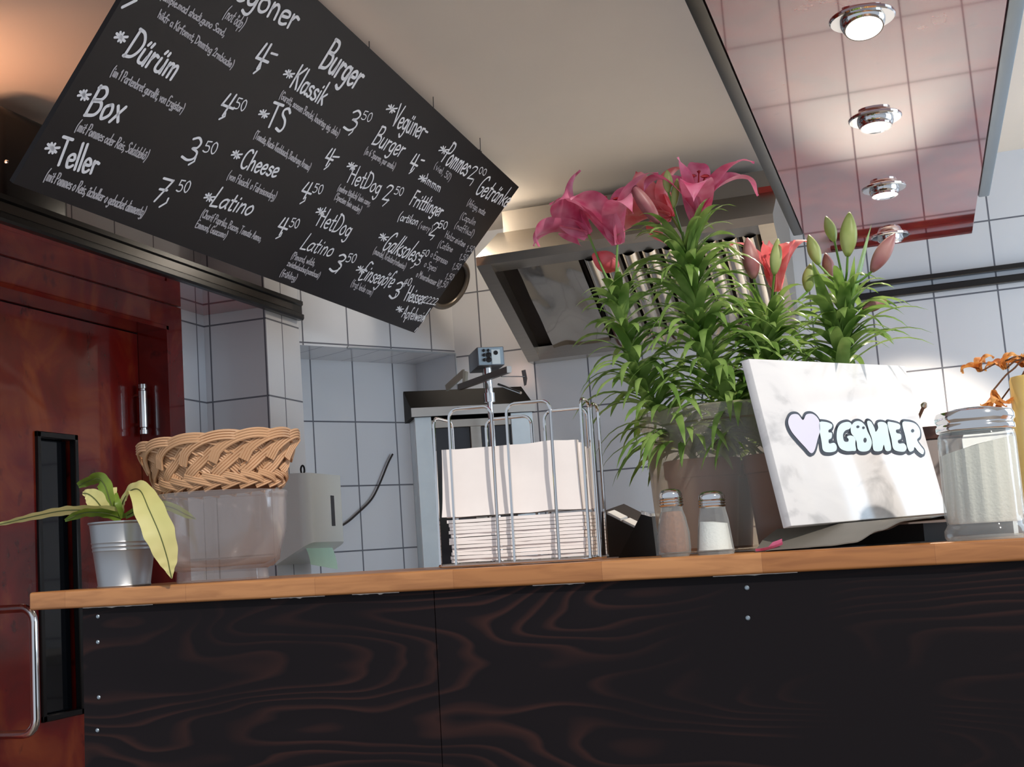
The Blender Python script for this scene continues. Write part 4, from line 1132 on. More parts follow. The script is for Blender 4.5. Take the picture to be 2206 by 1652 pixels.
for i in range(5):
    yy = yf + .015 + i * .0118
    mt = hm @ Matrix.Translation(((ux0 + ux1) / 2, yy, ztop + .003))
    mb = MB(); w2 = (ux1 - ux0) / 2; rows = []
    hgt = (zu - ztop) * (1 - .04 * i) if i else zu - ztop
    nz = 8
    prof = [(-.0005 + .0 * i, 0)] 
    for jz in range(nz + 1):
        v = jz / nz
        row = []
        for ix in range(17):
            u = ix / 16 * 2 - 1
            fl = -.0035 * (1 - v) ** 3 if i == 0 else 0
            xx = u * w2 * (1 + .035 * (1 - v) ** 2 * (1 if i == 0 else .5)) + (.012 * (i / 6) if u > 0 else 0) * abs(u)
            row.append(Vector((xx, fl + .0018 * noise.noise((u * 1.6, v * 2, i * 3.1)), v * hgt + (.002 * noise.noise((u * 2.5, i, 4)) if v in (0, 1) else 0))))
        rows.append(row)
    back = [[p + Vector((0, .0105 if i else .011, 0)) for p in r] for r in rows]
    mb.grid(rows); mb.grid([list(reversed(r)) for r in back]); mb.grid([rows[-1], back[-1]]); mb.grid([back[0], rows[0]])
    mb.grid([[r[0] for r in rows], [r[0] for r in back]]); mb.grid([[r[-1] for r in back], [r[-1] for r in rows]])
    o = mb.build('paper_napkin', mt_paper, None, ang=60)
    o.location = mt.translation; o.rotation_euler = mt.to_euler(); MAT[o.name] = mt
    tag(o, 'large white napkin standing upright at the front of the wire holder' if i == 0 else 'white folded napkin standing upright behind the front one in the wire holder', 'napkin', 'upright napkins in the holder')

# ------------------------------------------------------------------ salt and pepper shakers
def shaker(px, py, y, hpx, wpx, fillmat, fill, name, lab, tall):
    k = 1 / ppm(px, y); h = hpx * k; r = wpx * k / 2
    mt = onc(px, py, y); s = thing(name, lab, 'shaker', mt)
    cap = h * .27; bh_ = h - cap; seg = 10
    if tall: prof = [(0, .004), (r * .80, .003), (r * .84, 0), (r * .97, .004), (r, h * .12), (r * .98, h * .35), (r * .80, h * .58), (r * .66, h * .68), (r * .66, bh_ + .004)]
    else: prof = [(0, .004), (r * .90, .003), (r * .95, 0), (r, .004), (r * .97, h * .1), (r * .80, h * .55), (r * .70, h * .68), (r * .66, bh_ + .004)]
    mb = MB(); mb.lathe(prof, seg); mb.build('glass_body', mt_glass, s, True, ang=12)
    ft = h * fill; ins = [(0, .0055)] + [(max(.001, q - .0022), max(.0055, z)) for q, z in prof[3:] if z < ft]
    def rad(z):
        for (q0, z0), (q1, z1) in zip(prof[3:], prof[4:]):
            if z0 <= z <= z1: return q0 + (q1 - q0) * (z - z0) / (z1 - z0 + 1e-9)
        return r * .6
    ins += [(rad(ft) - .0022, ft), (0, ft + .001)]
    mb = MB(); V = mb.lathe(ins, seg)
    if not tall:
        for v in V[-2]: v.co.z += v.co.x * -.10
    mb.build('filling', fillmat, s, True)
    c0 = bh_; R = r * .70
    pc = [(R * .9, c0), (R, c0 + .001)]
    for i in range(3): z = c0 + cap * (.12 + .15 * i); pc += [(R * 1.06, z), (R * .97, z + cap * .07)]
    pc += [(R * 1.0, c0 + cap * .58), (R * .98, c0 + cap * .72), (R * .8, c0 + cap * .9), (R * .45, c0 + cap * .985), (0, c0 + cap)]
    mb = MB(); mb.lathe(pc, 28); mb.build('screw_cap', mt_chrome, s, True, ang=50)
shaker(1454, 1190, 1.548, 146, 72, mt_pepper, .66, 'pepper_shaker', 'glass shaker filled with brown ground spice beside the salt', True)
shaker(1542, 1187, 1.548, 137, 82, mt_salt, .50, 'salt_shaker', 'half empty glass salt shaker with white salt', False)

# ------------------------------------------------------------------ plant tub with four lilies
tubc = Vector((-.229, 1.768, 0))
p = CMI @ Vector((tubc.x, tubc.y, Z)); tm = CM @ Matrix.Translation((p.x, p.y, 0))
rt, rbm = .139, .126
ht = (CMI @ aty(1380, 903, 1.768)).z
tub = thing('plant_tub', 'wide frosted plastic tub holding the potted lilies', 'tub', tm)
mb = MB(); mb.lathe([(0, .002), (rbm - .006, .002), (rbm, .008), (rt - .003, ht - .022), (rt + .002, ht - .020), (rt + .003, ht - .002), (rt + .001, ht), (rt - .002, ht)], 64)
mb.build('tub', mt_tub, tub, True)
pots = []
for i, (dx, dy_, w_) in enumerate(((-.052, -.052, 'at the front left of'), (.054, -.048, 'at the front right of'), (-.046, .055, 'at the back left of'), (.058, .052, 'at the back right of'))):
    mt = tm @ Matrix.Translation((dx, dy_, .004))
    t = thing('flower_pot', 'brown plastic flower pot %s the frosted tub' % w_, 'flower pot', mt, 'brown pots in the tub')
    mb = MB(); mb.lathe([(0, .001), (.038, .001), (.039, 0), (.048, .096), (.051, .097), (.052, .120), (.050, .121), (.048, .112)], 36); mb.build('pot', mt_pot, t, True)
    mb = MB(); mb.disc(.0485, .108); mb.build('soil', mt_soil, t, True, smooth=False)
    pots.append((mt, mt @ Vector((0, 0, .108))))
# plane of the marble sign: the leaves stay behind it
SBL = aty(1705, 1133, 1.53); SBR = aty(2041, 1105, 1.805)
e1 = (SBR - SBL); SWd = e1.length; e1n = e1.normalized()
d_ = ray(1613, 772); tt = ((SBL - EYE).dot(e1) / d_.dot(e1)); STL = EYE + d_ * tt
e2 = STL - SBL; SHt = e2.length; e2n = e2.normalized(); SN = e1n.cross(e2n).normalized()
def clear_of_sign(rows):
    for r in rows:
        for p in r:
            d = (p - SBL).dot(SN)
            if d > -.018 and -.02 < (p - SBL).dot(e1n) < SWd + .02 and -.02 < (p - SBL).dot(e2n) < SHt + .004: return False
    return True
def strap(mb, base, az, el, L, w, droop, segs=7, fold=.25, twist=0):
    """narrow arching leaf"""
    d = Vector((math.cos(az) * math.cos(el), math.sin(az) * math.cos(el), math.sin(el)))
    p = Vector(base); rows = []
    side = Vector((-math.sin(az), math.cos(az), 0))
    for i in range(segs + 1):
        s_ = i / segs
        ww = w * (min(1, .5 + s_ * 3.2)) * (1 - s_ ** 3.2) + .0002
        nn = side.cross(d).normalized()
        sd = (side * math.cos(twist * s_) + nn * math.sin(twist * s_))
        rows.append([p - sd * ww + nn * fold * ww, p, p + sd * ww + nn * fold * ww])
        p = p + d * (L / segs)
        d = (d + Vector((0, 0, -1)) * (droop / segs) * (.4 + 1.2 * s_)).normalized()
    if clear_of_sign(rows): mb.grid(rows)
def spindle(A, B, r, name, mat, par, seg=12):
    """six-ribbed closed bud from A (base) to B (tip)"""
    d = (B - A); L = d.length; q = d.to_track_quat('Z', 'Y').to_matrix().to_4x4(); mt = Matrix.Translation(A) @ q
    prof = [(0, 0)] + [(r * (math.sin(PI * (s_ * .93 + .05)) ** .75) * (1 - .15 * s_), s_ * L) for s_ in [i / 12 for i in range(13)]] + [(0, L * 1.0)]
    mb = MB(); mb.lathe(prof, 24, mt, flute=lambda a, z: .08 * abs(math.cos(1.5 * a)) - .06); return mb.build(name, mat, par, ang=70)
def petal(mb, O, A, R, L, w, curve, fold=.3):
    """petal from throat O; A flower axis, R radial dir; curve: list of (radial, axial) in units of L"""
    sd = A.cross(R).normalized()
    pts = smoothpath([Vector((a, b, 0)) for a, b in curve], 5)
    rows = []; n = len(pts)
    for i, q in enumerate(pts):
        s_ = i / (n - 1)
        ww = w * (math.sin(PI * min(1, (s_ * .86 + .12))) ** .8) * (1 - s_ ** 7)
        p = O + R * q.x * L + A * q.y * L
        t = (pts[min(n - 1, i + 1)] - pts[max(0, i - 1)]).normalized()
        nn = (R * -t.y + A * t.x)
        rows.append([p + sd * ww * u + nn * (fold * ww * u * u + .0016 * math.sin(s_ * 9 + u * 2)) for u in (-1, -.6, -.2, 0, .2, .6, 1)])
    mb.grid(rows)
OPEN = [(0, 0), (.10, .28), (.34, .56), (.68, .72), (.98, .66), (1.14, .42)]
HALF = [(0, 0), (.12, .3), (.30, .62), (.52, .88), (.78, 1.0), (.98, .98)]
CUP = [(0, 0), (.11, .3), (.22, .62), (.32, .9), (.40, 1.1)]
def flower(O, A, L, kinds, mat, par, rot=0, w=.021, stam=True):
    A = A.normalized(); u = A.orthogonal().normalized(); v = A.cross(u)
    mb = MB()
    for i in range(6):
        a = rot + i * PI / 3 + random.uniform(-.08, .08)
        R = u * math.cos(a) + v * math.sin(a)
        petal(mb, O, A, R, L * random.uniform(.93, 1.05), w * (1.12 if i % 2 else .85), kinds[i % len(kinds)])
    fl = mb.build('flower', mat, par, ang=80)
    if stam:
        mb = MB()
        for i in range(6):
            a = rot + .5 + i * PI / 3; R = u * math.cos(a) + v * math.sin(a)
            P = smoothpath([O, O + A * L * .35 + R * L * .05, O + A * L * .62 + R * L * .14, O + A * L * .78 + R * L * .22], 4)
            mb.tube(P, .0009, 6)
            e_ = P[-1]; sdv = A.cross(R)
            mb.tube([e_ - sdv * .006, e_ - sdv * .003, e_ + sdv * .003, e_ + sdv * .006], [.0006, .002, .002, .0006], 6)
        mb.tube([O, O + A * L * .86], [.0014, .0011], 6); mb.lathe([(0, .002), (.003, 0), (.001, -.003)], 8, Matrix.Translation(O + A * L * .86))
        mb.build('stamen', mt_stamen, fl)
    return fl
def V3(px, py, y): return Vector(aty(px, py, y))
def lily(i, lab, path, y0, nleaf, L, lw=.0066, top=.97, low=.05, pw=1.15, taper=.42):
    mt, base = pots[i]
    t = thing('lily', lab, 'lily', Matrix.Translation(base), 'potted lilies in the tub')
    P = smoothpath([base] + [V3(*p) for p in path], 10)
    n = len(P)
    mb = MB(); mb.tube(P, [.0048 - .0026 * j / n for j in range(n)], 10); mb.build('stem', mt_stem, t)
    mb = MB(); az = random.uniform(0, 6)
    for j in range(nleaf):
        s_ = low + (top - low) * ((j + .5) / nleaf) ** pw
        f = s_ * (n - 1); a = int(f); p = P[a].lerp(P[min(n - 1, a + 1)], f - a)
        az += 2.4 + random.uniform(-.25, .25)
        el = .55 + .4 * s_ + random.uniform(-.25, .25)
        ln = L * (1.12 - taper * s_) * random.uniform(.75, 1.18)
        strap(mb, p, az, el, ln, lw * random.uniform(.85, 1.15), random.uniform(1.9, 3.1) * (1.15 - .3 * s_), 9, .25, random.uniform(-.5, .5))
    mb.build('foliage', mt_leaf, t, ang=80)
    return t
def pedicel(a, b, par, bend=.0, r=.0016):
    m_ = (a + b) / 2 + Vector((0, 0, -bend)); mb = MB(); mb.tube(smoothpath([a, m_, b], 6), r, 8); mb.build('flower_stalk', mt_stem, par)
def bract(items, par):
    mb = MB()
    for p, az, el, L, w, dr in items: strap(mb, p, az, el, L, w, dr, 8, .3)
    mb.build('upper_leaves', mt_leaf, par, ang=80)
# lily 1: leftmost, two open pink flowers
y1_ = 1.69
l1 = lily(0, 'leftmost lily in the tub with two open magenta flowers', [(1400, 860, y1_), (1362, 760, y1_), (1335, 660, y1_), (1326, 630, y1_)], y1_, 150, .118, top=.93, pw=1.9, taper=.75)
tp = V3(1326, 632, y1_)
O1 = V3(1330, 527, y1_ - .01); pedicel(tp, O1, l1)
flower(O1, Vector((-.12, -.25, 1)), .078, [HALF, OPEN, HALF, HALF, OPEN, HALF], mt_pink, l1, .3, .021)
O2 = V3(1268, 506, y1_ + .0); pedicel(tp, O2, l1, .006)
flower(O2, Vector((-.72, .05, .7)), .066, [OPEN, OPEN, HALF], mt_pink, l1, .2, .019)
tag(spindle(V3(1332, 577, y1_ + .02), V3(1276, 548, y1_ + .01), .0165, 'flower_bud', mt_coral, l1), 'nodding reddish bud'); pedicel(tp, V3(1332, 577, y1_ + .02), l1)
# lily 2: centre, tallest
y2_ = 1.69
l2 = lily(1, 'tallest lily in the middle of the tub with a big pink flower', [(1560, 860, y2_), (1520, 740, y2_), (1492, 640, y2_), (1482, 560, y2_), (1470, 500, y2_)], y2_, 190, .120, top=.88, pw=1.25, taper=.30)
tp = V3(1478, 535, y2_)
O1 = V3(1502, 478, y2_ - .015); pedicel(tp, O1, l2)
flower(O1, Vector((.18, -.30, 1)), .078, [HALF, OPEN, CUP, OPEN, HALF, OPEN], mt_pink, l2, .9, .020)
O2 = V3(1448, 468, y2_ + .03); pedicel(V3(1470, 505, y2_), O2, l2)
flower(O2, Vector((-.75, .4, .7)), .058, [OPEN, HALF], mt_coral, l2, .4, .018)
B1 = V3(1420, 482, y2_ - .02); pedicel(tp, B1, l2, .004); tag(spindle(B1, V3(1358, 393, y2_ - .03), .0105, 'flower_bud', mt_budp, l2), 'closed dusky pink bud')
B2 = V3(1452, 448, y2_ - .02); pedicel(V3(1468, 500, y2_), B2, l2); tag(spindle(V3(1440, 415, y2_ - .02), V3(1437, 366, y2_ - .02), .0075, 'flower_bud', mt_budg, l2), 'closed green bud')
pedicel(B2, V3(1440, 415, y2_ - .02), l2); tag(spindle(B2, V3(1459, 384, y2_ - .025), .006, 'flower_bud', mt_budg, l2), 'small green bud')
bract([(tp, PI * .97, 1.0, .05, .004, 1.2), (V3(1485, 590, y2_), .3, 1.2, .085, .0085, 2.0), (V3(1484, 575, y2_), -.6, 1.3, .06, .009, 1.0), (V3(1480, 600, y2_), PI, .5, .09, .006, 1.6), (V3(1482, 620, y2_), PI * .95, .35, .085, .006, 1.5), (V3(1487, 625, y2_), .2, .9, .09, .008, 1.9)], l2)
# lily 3: low coral flower
y3_ = 1.74
l3 = lily(2, 'low lily with a coral flower between dusky buds above the sign', [(1630, 850, y3_), (1648, 760, y3_), (1655, 690, y3_)], y3_, 150, .115, top=.96)
tp = V3(1656, 690, y3_)
O1 = V3(1672, 628, y3_); pedicel(tp, O1, l3)
flower(O1, Vector((.12, -.2, 1)), .066, [HALF, CUP, HALF, CUP], mt_coral, l3, .15, .0135)
B1 = V3(1624, 600, y3_ - .02); pedicel(tp, B1, l3, .006); tag(spindle(B1, V3(1610, 512, y3_ - .02), .0125, 'flower_bud', mt_budp, l3), 'dusky purple pink bud')
B2 = V3(1668, 592, y3_ - .05); pedicel(tp, B2, l3, .003); tag(spindle(B2, V3(1676, 514, y3_ - .05), .0085, 'flower_bud', mt_budg, l3), 'closed green bud')
B3 = V3(1740, 628, y3_ + .03); pedicel(tp, B3, l3, .003); tag(spindle(B3, V3(1746, 568, y3_ + .03), .010, 'flower_bud', mt_budg, l3), 'pale green bud')
# lily 4: right, all buds
y4_ = 1.76
l4 = lily(3, 'rightmost lily in the tub carrying only closed buds', [(1800, 860, y4_), (1812, 780, y4_), (1818, 690, y4_), (1820, 610, y4_)], y4_, 110, .112, lw=.008, top=.86)
tp = V3(1820, 612, y4_)
for (bx_, by_, tx_, ty_, r_, m_, dy_) in ((1826, 552, 1830, 457, .0125, mt_budg, -.02), (1798, 520, 1779, 466, .0085, mt_budg, 0), (1878, 585, 1928, 503, .0115, mt_budp, -.01), (1764, 570, 1742, 506, .0095, mt_budg, .0), (1790, 600, 1778, 545, .009, mt_budp, .04), (1858, 668, 1910, 648, .008, mt_budp, .0)):
    b_ = V3(bx_, by_, y4_ + dy_); pedicel(tp if by_ < 650 else V3(1818, 690, y4_), b_, l4, .005); spindle(b_, V3(tx_, ty_, y4_ + dy_), r_, 'flower_bud', m_, l4)
bract([(tp, 0.1, .7, .05, .006, 2.4), (tp, PI, .8, .06, .006, 2.2), (V3(1818, 700, y4_), -.2, 1.25, .14, .014, .5), (V3(1812, 790, y4_), -.5, 1.35, .15, .014, .5), (V3(1814, 760, y4_), -2.2, 1.3, .13, .013, .5), (V3(1816, 740, y4_), .1, .75, .13, .006, 1.7), (V3(1814, 770, y4_), -.1, .6, .13, .006, 1.6), (V3(1812, 800, y4_), .2, .7, .14, .006, 1.8), (V3(1817, 700, y4_), .3, .8, .11, .006, 2.2), (V3(1812, 815, y4_), .0, .5, .12, .006, 1.2)], l4)

# ------------------------------------------------------------------ marble sign on a booklet
SM = Matrix(((e1n.x, e2n.x, SN.x, SBL.x), (e1n.y, e2n.y, SN.y, SBL.y), (e1n.z, e2n.z, SN.z, SBL.z), (0, 0, 0, 1)))
sign = thing('marble_sign', 'white marble slab with graffiti style heart lettering leaning against the tub', 'sign', SM)
mb = MB(); mb.box((0, 0, -.013), (SWd, SHt, 0), .0012, 2); mb.build('slab', mt_marble, sign, True)
SI = SM.inverted()
def sp_(px, py): return SI @ atpl(px, py, SBL, SN)
def cz(v): # crop pixel (1600,760 crop, x3.754) -> photo pixel
    return (1600 + v[0] / 3.754, 760 + v[1] / 3.754)
def fillpoly(mb, pts, z, n=5, closed=True, grow=0):
    P = [sp_(*cz(p)) for p in pts]; P = smoothpath([Vector((p.x, p.y, 0)) for p in P], n, True)
    c = sum(P, Vector()) / len(P)
    vs = [mb.bm.verts.new((p.x, p.y, z)) for p in P]
    f = mb.bm.faces.new(vs); 
    bmesh.ops.triangulate(mb.bm, faces=[f])
    return P
def outline(mb, P, z, wd):
    Q = [Vector((p.x, p.y, z)) for p in P]; Q.append(Q[0]); Q.append(Q[1]); ribbon(mb, Q, wd, Vector((0, 0, 1)))
LET = {
 'heart': [(482, 545), (510, 500), (565, 498), (610, 545), (622, 620), (600, 700), (575, 790), (545, 812), (500, 765), (440, 700), (385, 630), (362, 560), (385, 505), (440, 500)],
 'E': [(612, 575), (660, 560), (715, 580), (712, 610), (690, 625), (690, 645), (715, 650), (712, 690), (690, 705), (695, 735), (735, 730), (755, 760), (745, 795), (690, 806), (645, 790), (632, 720)],
 'G': [(760, 620), (790, 575), (845, 560), (875, 580), (860, 615), (825, 630), (805, 665), (815, 715), (845, 720), (850, 700), (838, 680), (870, 670), (905, 690), (905, 740), (910, 790), (880, 795), (830, 795), (780, 770), (755, 700)],
 'O': [(872, 650), (870, 600), (900, 560), (945, 556), (985, 590), (1005, 640), (1030, 690), (1038, 740), (1015, 790), (960, 800), (925, 780), (915, 720), (895, 680)],
 'N': [(1000, 560), (1030, 558), (1060, 610), (1070, 640), (1090, 610), (1085, 570), (1120, 560), (1160, 580), (1175, 660), (1195, 770), (1180, 795), (1150, 790), (1135, 745), (1120, 790), (1075, 798), (1050, 780), (1040, 700), (1020, 640)],
 'E2': [(1165, 570), (1200, 562), (1262, 580), (1265, 615), (1235, 625), (1240, 650), (1272, 660), (1275, 695), (1250, 710), (1258, 735), (1300, 735), (1320, 770), (1300, 800), (1240, 795), (1210, 770), (1195, 690)],
 'R': [(1285, 570), (1330, 558), (1390, 575), (1425, 620), (1428, 675), (1405, 705), (1430, 750), (1460, 790), (1450, 822), (1415, 800), (1385, 765), (1375, 790), (1345, 800), (1325, 760), (1310, 680)]}
mo, mf, ml = MB(), MB(), MB()
for k_, pts in LET.items():
    tgt = ml if k_ == 'heart' else mf
    P = fillpoly(tgt, pts, .0011)
    outline(mo, P, .0006, .0068)
# offset drop outline lower left of the letters
for k_, pts in LET.items():
    P = [sp_(*cz((x - 10, y + 12))) for x, y in pts]; P = smoothpath([Vector((p.x, p.y, 0)) for p in P], 5, True)
    outline(mo, P, .0004, .005)
md = MB()
def blob(cx_, cy_, rx, ry, z):
    c_ = sp_(*cz((cx_, cy_))); a_ = sp_(*cz((cx_ + rx, cy_))); b_ = sp_(*cz((cx_, cy_ + ry)))
    u, v = a_ - c_, b_ - c_
    md.face([Vector((c_.x, c_.y, z)) + Vector((u.x, u.y, 0)) * math.cos(t_) + Vector((v.x, v.y, 0)) * math.sin(t_) for t_ in [2 * PI * q / 14 for q in range(14)]])
for b in ((925, 600, 13, 11), (970, 608, 11, 11), (983, 708, 13, 20), (1368, 632, 13, 14), (842, 662, 8, 8)): blob(*b, .0014)
mo.build('lettering_outline', mt_ink, sign, True, smooth=False)
tag(ml.build('heart', mt_lilac, sign, True, smooth=False), 'pale lilac heart'); mf.build('lettering', mt_inkfill, sign, True, smooth=False); md.build('lettering_dots', mt_ink, sign, True, smooth=False)
# booklet with an arched cover
bl0 = CMI @ aty(1628, 1170, 1.535)
bkx = bl0.x
bkM = CM @ Matrix.Translation((bl0.x, .022, 0))
bok = thing('booklet', 'grey soft booklet with arched cover lying under the marble sign', 'booklet', bkM)
def zprof(u):
    zs_ = [(0, .0015), (.12, .003), (.44, .004), (.58, .006), (.73, .018), (.88, .0275), (1.0, .029)]
    for (a, b), (c, d) in zip(zs_, zs_[1:]):
        if a <= u <= c:
            t_ = (u - a) / (c - a); t_ = t_ * t_ * (3 - 2 * t_); return b + (d - b) * t_
    return zs_[-1][1]
wl = .195; n_ = 40
def bz(u, v):   # v 0 front..1 back : the middle is pressed flat under the slab at the left
    zf = zprof(u); return max(zf, (.0262 + .005 * u) * min(1, v * 3.2))
rows = [[Vector((wl * i / n_ + .16 * (j / 6) ** 2, .27 * j / 6, bz(i / n_, j / 6))) for i in range(n_ + 1)] for j in range(7)]
lo = [[p - Vector((0, 0, .0014)) for p in r] for r in rows]
mb = MB(); mb.grid(rows); mb.grid([list(reversed(r)) for r in lo]); mb.grid([rows[0], lo[0]]); mb.grid([lo[-1], rows[-1]]); mb.grid([[r[0] for r in lo], [r[0] for r in rows]]); mb.grid([[r[-1] for r in rows], [r[-1] for r in lo]])
mb.build('cover', mt_booklet, bok, True, ang=60)
mb = MB(); mb.prism([(.012, .006), (.11, .006), (.125, .03), (.185, .03), (.305, .262), (.17, .262)], 'z', 0, .0012); mb.prism([(.055, .085), (.19, .085), (.30, .255), (.17, .255)], 'z', .0012, .0225); mb.build('page_shade_block', M('page and arch shade', '#1a120e', .8), bok, True, smooth=False)  # page sheet, plus a dark block painted as the shade under the arch
# fallen petal
pp = onc(1656, 1168, 1.522, .3)
mb = MB(); mb.grid([[Vector((-.016 + .032 * i / 6, (-.004 + .008 * j / 2) * math.sin(PI * (i + .6) / 7.2), .0012 + .006 * (i / 6) ** 2 + .003 * abs(j - 1) + (.004 if i > 3 and j == 2 else 0))) for i in range(7)] for j in range(3)])
o_ = mb.build('fallen_petal', mt_pink, None, ang=80); o_.location = pp.translation; o_.rotation_euler = pp.to_euler()
tag(o_, 'curled pink petal fallen in front of the booklet', 'petal')

# ------------------------------------------------------------------ sugar jar
k = 1 / ppm(2122, 1.575)
R = 80 * k; hj = 282 * k
jm = onc(2126, 1156, 1.50 + R + .012)
jar = thing('sugar_jar', 'fluted glass sugar jar with chrome lid at the right end of the counter', 'jar', jm)
hb = hj * .84
fl_ = lambda a, z: (.034 * (math.cos(16 * a)) if hj * .17 < z < hb * .93 else 0)
mb = MB(); mb.lathe([(0, .006), (R * .9, .005), (R * 1.0, 0), (R * 1.06, .004), (R * 1.06, hj * .075), (R * .99, hj * .105), (R * .97, hj * .12), (R * .985, hj * .16), (R * .985, hj * .18), (R * .97, hb * .9), (R * .985, hb * .94), (R * .90, hb * .985), (R * .90, hb + .004)], 96, flute=fl_)
mb.build('glass_body', mt_glass, jar, True, ang=60)
mb = MB(); V = mb.lathe([(0, hj * .125), (R * .88, hj * .125), (R * .92, hj * .14), (R * .91, hb * .84), (0, hb * .86)], 64, flute=lambda a, z: .03 * math.cos(16 * a))
for v in V[3]: v.co.z += v.co.x * .22
mb.build('sugar', mt_sugar, jar, True)
mb = MB(); mb.lathe([(R * .90, hb * .97), (R * 1.0, hb * .975), (R * 1.02, hb * .985), (R * 1.02, hb + hj * .02), (R * .98, hb + hj * .03), (R * .98, hb + hj * .045), (R * 1.03, hb + hj * .06), (R * 1.03, hb + hj * .095), (R * .98, hb + hj * .125), (R * .5, hb + hj * .155), (0, hb + hj * .16)], 56)
mb.build('lid', mt_chrome, jar, True, ang=50)

# ------------------------------------------------------------------ yellow vase with dried flowers, right edge
yv = 1.80
xv = aty(2178, 900, yv).x + .040
vz = (aty(2180, 815, yv).z)
p = CMI @ Vector((xv, yv, Z)); vm = CM @ Matrix.Translation((p.x, p.y, 0))
hv = (vm.inverted() @ Vector((xv, yv, vz))).z
vase = thing('yellow_vase', 'tall yellow vase on a brown foot behind the sugar jar', 'vase', vm)
mb = MB(); mb.lathe([(.030, .028), (.0385, .03), (.0395, .05), (.0395, hv - .004), (.038, hv), (.036, hv), (.036, .04), (0, .04)], 40); mb.build('body', mt_yellow, vase, True)
mb = MB(); mb.lathe([(0, 0), (.048, 0), (.048, .022), (.040, .028), (0, .028)], 40); mb.build('foot', M('brown wood foot', '#6a4526', .5), vase, True)
dm = vm @ Matrix.Translation((0, 0, .041))
dry = thing('dried_flowers', 'withered orange brown flowers in the yellow vase', 'flowers', dm)
mb = MB()
b0 = dm @ Vector((0, 0, 0)); tips = [(2112, 800), (2140, 840), (2165, 795), (2192, 830), (2205, 790), (2150, 870)]
for i, (x, y) in enumerate(tips):
    e_ = V3(x, y, yv - .02 + .008 * i); m_ = Vector((xv - .01 + .004 * i, yv, vz + .01)); mb.tube(smoothpath([b0, m_, (m_ + e_) / 2 + Vector((0, 0, .012)), e_], 6), .0012, 6)
mb.build('stem', M('dry brown stem', '#5a3a22', .8), dry)
for i, (x, y) in enumerate(tips):
    e_ = V3(x, y, yv - .02 + .008 * i)
    mb = MB()
    for q in range(5):
        a = q * 1.26 + i; R_d = Vector((math.cos(a), .6 * math.sin(a), .2 * math.sin(a * 2))).normalized(); A_ = Vector((0, -.2, -1)) if i % 2 else Vector((-.3, -.2, .8))
        petal(mb, e_, A_.normalized(), (R_d - A_.normalized() * R_d.dot(A_.normalized())).normalized(), .020, .006, HALF if i % 2 else OPEN)
    mb.build('dried_bloom', mt_dry, dry, ang=80)

# ------------------------------------------------------------------ brown topped box behind the sign, card terminal behind the napkins
p = CMI @ aty(1990, 1140, 1.885); 
tz = (CMI @ aty(2025, 918, 1.87)).z
bxM = CM @ Matrix.Translation((p.x, p.y, 0))
bx = thing('grey_box', 'grey box with dark brown lid standing between marble sign and sugar jar', 'box', bxM)
mb = MB(); mb.box((-.05, -.03, 0), (.062, .035, tz - .018), .003, 2); mb.build('body', M('grey brown card', '#8b8280', .7), bx, True)
mb = MB(); mb.box((-.052, -.032, tz - .018), (.064, .037, tz), .002, 2); mb.build('lid', M('dark brown lid', '#4a2f28', .6), bx, True)
pt = V3(1993, 868, 1.86)
q = Vector(bxM.translation) + Vector((.0, 0, tz))
mb = MB(); a_ = bxM @ Vector((-.0, 0, tz)); dv = (pt - a_)
mb.tube([a_, a_ + dv * .8, a_ + dv * .9, pt], [.0022, .0025, .005, .003], 10)
tag(mb.build('spoon', mt_steel, None), 'steel spoon handle sticking up behind the marble sign', 'spoon')
ct = onc(1345, 1185, 1.84, -.15)
term = thing('card_terminal', 'black desk terminal with pale keys between napkin holder and tub', 'terminal', ct)
CTI = ct.inverted()
def tp_(x, y, yy): return CTI @ aty(x, y, yy)
A_ = [tp_(1296, 1102, 1.81), tp_(1392, 1150, 1.81), tp_(1400, 1196, 1.81), tp_(1296, 1196, 1.81)]
for v in A_[2:]: v.z = .001
A_ = [Vector((v.x, v.y, max(.001, v.z))) for v in A_]
dpt = Vector((0, .09, .012))
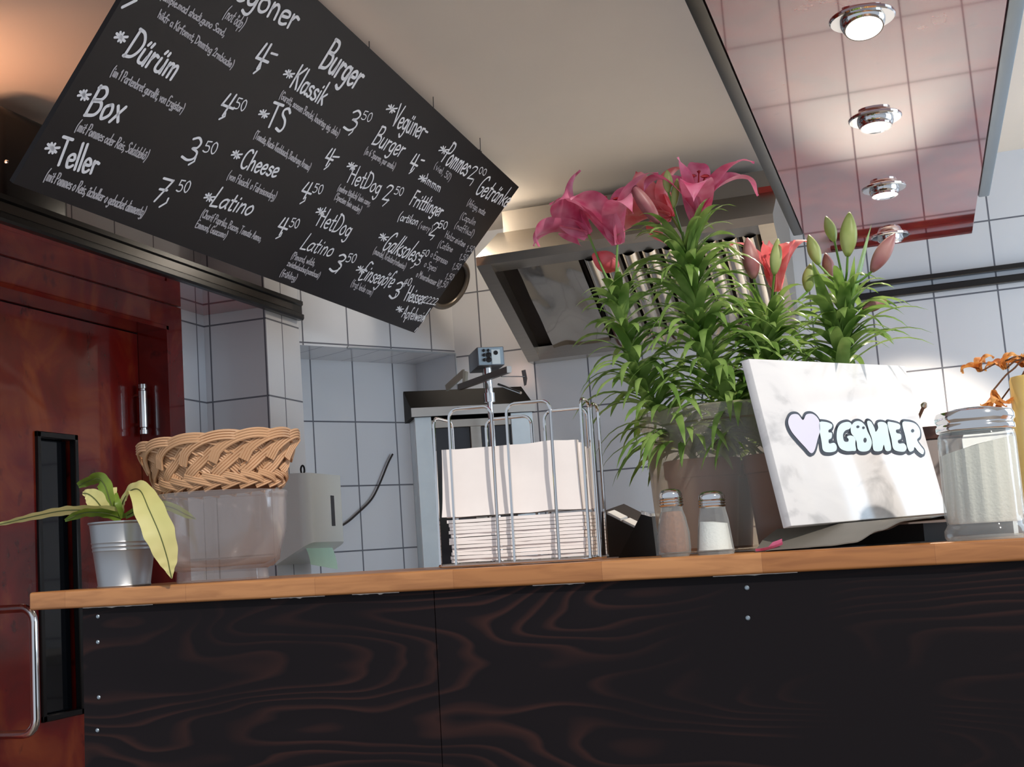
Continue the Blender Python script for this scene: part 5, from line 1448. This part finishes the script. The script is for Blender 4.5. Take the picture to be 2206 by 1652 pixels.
mb = MB(); mb.hexa([A_[3], A_[2], A_[1], A_[0], A_[3] + Vector((0, .09, 0)), A_[2] + Vector((0, .09, 0)), A_[1] + dpt, A_[0] + dpt]); mb.build('body', mt_black, term, True, smooth=False)
mb = MB()
for s0_, s1_ in ((.12, .42), (.48, .92)):
    a1 = A_[0].lerp(A_[1], s0_); a2 = A_[0].lerp(A_[1], s1_); up_ = Vector((0, 0, .0035))
    mb.hexa([a1 + Vector((0, .002, -.0005)), a2 + Vector((0, .002, -.0005)), a2 + Vector((0, .03, .003)), a1 + Vector((0, .03, .003)), a1 + Vector((0, .002, .0)) + up_, a2 + Vector((0, .002, 0)) + up_, a2 + Vector((0, .03, .003)) + up_, a1 + Vector((0, .03, .003)) + up_])
mb.build('keys', M('white keys', '#e6e6e6', .5), term, True, smooth=False)
hs = [tp_(1332, 1196, 1.775), tp_(1414, 1196, 1.775), tp_(1404, 1112, 1.775), tp_(1382, 1106, 1.775)]
for v in hs[:2]: v.z = .0
kk = Vector((0, .03, 0))
mb = MB(); mb.hexa(hs + [v + kk for v in hs]); hsd = mb.build('handset', mt_blackgloss, term, True, smooth=False)
mb = MB(); a1, a2 = hs[3], hs[2]; mb.hexa([a1 + Vector((0, -.001, -.001)), a2 + Vector((0, -.001, -.001)), a2 + Vector((0, .031, -.001)), a1 + Vector((0, .031, -.001)), a1 + Vector((0, -.001, .004)), a2 + Vector((0, -.001, .004)), a2 + Vector((0, .031, .004)), a1 + Vector((0, .031, .004))])
mb.build('handset_cap', mt_chrome, hsd, True, smooth=False)

# warm work lamp above the door canopy: lights the ceiling at the upper left
lamp('canopy_lamp', 'SPOT', (-1.97, 2.05, ZL + .09), 4, (1, .50, .28), aim=(-1.9, 2.35, CEIL), spot_size=math.radians(172), spot_blend=.5, shadow_soft_size=.06)

# bulb between menu board and hood, hidden by the board's right end: bright patch on ceiling and hood corner
lamp('hood_lamp', 'POINT', (-1.30, 3.78, CEIL - .06), 1.8, (1, .90, .76), shadow_soft_size=.03)
